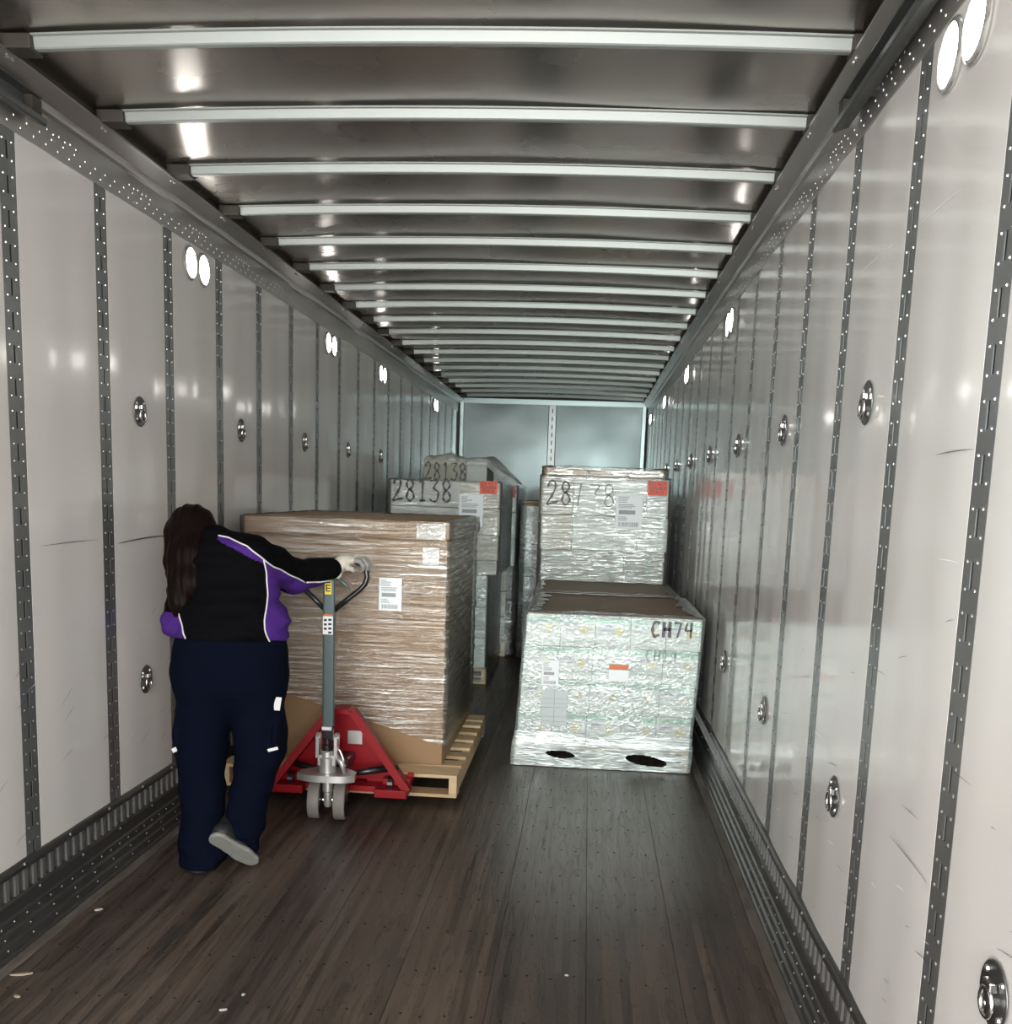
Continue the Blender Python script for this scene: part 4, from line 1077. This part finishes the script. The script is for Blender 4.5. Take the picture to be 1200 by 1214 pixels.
def hair(X, Y, Z):
    g = ell(X, Y, Z, (HC[0], HC[1]-.012, HC[2]+.018), (.100, .108, .112))
    face = np.maximum(np.maximum(HC[1]+.035-Y, Z-(HC[2]+.075)), -1)           # open at the face
    g = np.maximum(g, -np.maximum(face, ell(X, Y, Z, (HC[0], HC[1]+.1, HC[2]-.02), (.085, .11, .11))))
    fall = chain(X, Y, Z, [((-1.098, 4.185, 1.345), .096), ((-1.078, 4.085, 1.235), .082), ((-1.072, 4.035, 1.14), .064), ((-1.088, 4.015, 1.06), .042), ((-1.100, 4.012, 1.020), .016)], .03, sy=1.35)
    fall = smin(fall, chain(X, Y, Z, [((-1.06, 4.16, 1.33), .06), ((-1.045, 4.10, 1.25), .05), ((-1.06, 4.05, 1.15), .030), ((-1.07, 4.03, 1.09), .012)], .02), .02)
    fall = smin(fall, chain(X, Y, Z, [((-1.16, 4.16, 1.33), .045), ((-1.150, 4.09, 1.22), .030), ((-1.132, 4.05, 1.10), .018), ((-1.125, 4.03, 1.05), .010)], .02), .02)
    g = smin(g, fall, .03)
    a = X+.25*np.sin(6*Z)*.1
    g = g+.0022*np.sin(150*a+3*np.sin(9*Z))+.0012*np.sin(260*a+20*Y+2*Z)
    return g
sdf_obj('hair', hair, (-1.27, 3.93, .98), (-.94, 4.36, 1.48), .0055, m_hair, S)

# gloves: palm, four fingers of unequal length curled over the bar, thumb from the side of the palm
def glove(X, Y, Z):
    g = ell(X, Y, Z, (-.532, 4.583, 1.221), (.047, .042, .0235))
    g = smin(g, cone(X, Y, Z, WR, (-.552, 4.572, 1.207), .034, .034, 1.), .02)
    kn = [(-.497, 4.552, 1.222), (-.489, 4.573, 1.229), (-.487, 4.595, 1.231), (-.492, 4.615, 1.227)]
    ln = [.86, 1.0, 1.06, .95]
    for i, (k, l) in enumerate(zip(kn, ln)):
        p1 = (k[0]+.030*l, k[1]+.004, k[2]-.004); p2 = (p1[0]+.017*l, p1[1]+.004, p1[2]-.023*l); p3 = (p2[0]-.002, p2[1]+.004, p2[2]-.020*l)
        f = chain(X, Y, Z, [((k[0]-.02, k[1], k[2]-.004), .0115), (k, .0118), (p1, .0108), (p2, .0100), (p3, .0086)], .005)
        g = smin(g, f, .004)
    th = chain(X, Y, Z, [((-.548, 4.550, 1.208), .014), ((-.522, 4.538, 1.190), .0125), ((-.497, 4.556, 1.178), .0105), ((-.482, 4.572, 1.176), .009)], .006)
    g = smin(g, th, .006)
    return g
def gfaces(c): return ((c[:, 0] > -.497) & (c[:, 2] < 1.238) & (c[:, 1] < 4.66) & ((c[:, 0]-(-.497))*1.0 > (c[:, 2]-1.225)*.6)).astype(int)
gl, _ = sdf_obj('glove', glove, (-.64, 4.49, 1.13), (-.41, 4.67, 1.27), .0034, [m_glove, m_gpalm], S, gfaces)
b = MB(); pts = [(-.567+.038*math.cos(a)*.35, 4.556+.037*math.cos(a)*-.6, 1.194+.038*math.sin(a)) for a in [i*2*math.pi/16 for i in range(16)]]; b.tube(pts, .004, 6, closed=True); b.build('cuff_band', m_jblack, gl, smooth=True)
b = MB(); b.tube([(-.556, 4.535, 1.17), (-.556, 4.528, 1.158), (-.562, 4.526, 1.146), (-.574, 4.528, 1.142)], [.009, .010, .009, .004], 8); b.build('cuff_tab', m_glove, gl, smooth=True)
def glove2(X, Y, Z):
    g = ell(X, Y, Z, (-1.09, 4.335, .875), (.036, .05, .026)); g = smin(g, cone(X, Y, Z, WL, (-1.095, 4.30, .88), .034, .034), .02)
    for i in range(4):
        x = -1.115+.018*i; g = smin(g, chain(X, Y, Z, [((x, 4.36, .875), .011), ((x, 4.395-.004*abs(i-1.5), .868), .0105), ((x, 4.405, .845), .0098), ((x, 4.39, .826), .0085)], .005), .004)
    return smin(g, chain(X, Y, Z, [((-1.07, 4.325, .87), .013), ((-1.052, 4.35, .855), .012), ((-1.055, 4.375, .838), .010)], .006), .006)
sdf_obj('glove', glove2, (-1.16, 4.24, .79), (-1.02, 4.44, .94), .004, m_glove, S)

# shoes
def shoeL(X, Y, Z):
    g = chain(X, Y, Z, [((-.952, 3.835, .045), .043), ((-.940, 3.95, .042), .042), ((-.925, 4.045, .035), .036)], .02)
    g = smin(g, cone(X, Y, Z, (-.950, 3.86, .05), (-.950, 3.875, .10), .045, .045), .02)
    return np.maximum(g, .018-Z)
sl, _ = sdf_obj('shoe', shoeL, (-1.03, 3.76, -.01), (-.86, 4.11, .17), .006, m_shoe, S)
def soleL(X, Y, Z):
    g = chain(X, Y, Z, [((-.952, 3.835, .02), .047), ((-.940, 3.95, .02), .046), ((-.925, 4.045, .02), .040)], .02)
    return np.maximum(np.maximum(g, Z-.02), .001-Z)
sdf_obj('sole', soleL, (-1.04, 3.75, -.01), (-.85, 4.12, .04), .005, m_shoe, sl)
def shoeR(X, Y, Z):
    a, s_, u = loc(X, Y, Z)
    g = chain(a, s_, u, [((.005, 0, .035), .036), ((.10, 0, .035), .037), ((Lf+.02, 0, .028), .032)], .02)
    g = smin(g, cone(a, s_, u, (.01, 0, .045), (.03, 0, .10), .040, .040), .02)
    return np.maximum(g, .012-u)
sr, _ = sdf_obj('shoe', shoeR, (-.97, 3.72, -.03), (-.64, 4.02, .26), .006, m_shoe, S)
def soleR(X, Y, Z):
    a, s_, u = loc(X, Y, Z)
    g = chain(a, s_, u, [((.000, 0, .0), .040), ((.07, 0, .0), .034), ((.12, 0, .0), .041), ((Lf+.022, 0, .0), .036)], .02)
    return np.maximum(np.maximum(g, u-.014), -.006-u)
sdf_obj('sole', soleR, (-.97, 3.70, -.04), (-.64, 4.0, .24), .0045, m_sole, sr)

# badge and pocket flashes
def snap(name, x, z, w, h, rot, parent, tree, material):
    hit = tree.ray_cast(Vector((x, 3.4, z)), Vector((0, 1, 0)))
    if hit[0] is None:
        hit = tree.find_nearest(Vector((x, 4.0, z)))
    p, n = hit[0], hit[1]
    n = Vector((n.x*.5, n.y-.3, n.z*.2)).normalized(); t = Vector((0, 0, 1)).cross(n).normalized(); u = n.cross(t)
    t2 = t*math.cos(rot)+u*math.sin(rot); u2 = -t*math.sin(rot)+u*math.cos(rot)
    b = MB(); b.obox(p+n*.004, t2*w/2, u2*h/2, n*.0012); return b.build(name, material, parent)
bd = snap('hip_tag', -.672, .665, .036, .055, -.15, tro, tro_t, m_white)
snap('pocket_flash', -.690, .487, .050, .012, .3, tro, tro_t, m_white)
snap('pocket_flash', -1.085, .471, .022, .018, .5, tro, tro_t, m_white)
snap('belt_clip', -.668, .80, .012, .05, .1, tro, tro_t, m_jblack)
bpy.data.objects.remove(PO)
# parts were modelled in place: keep them there under the Empty at the person's feet
for o in S.children: o.matrix_parent_inverse = Matrix.Translation(-Vector((-.9, 3.95, 0)))
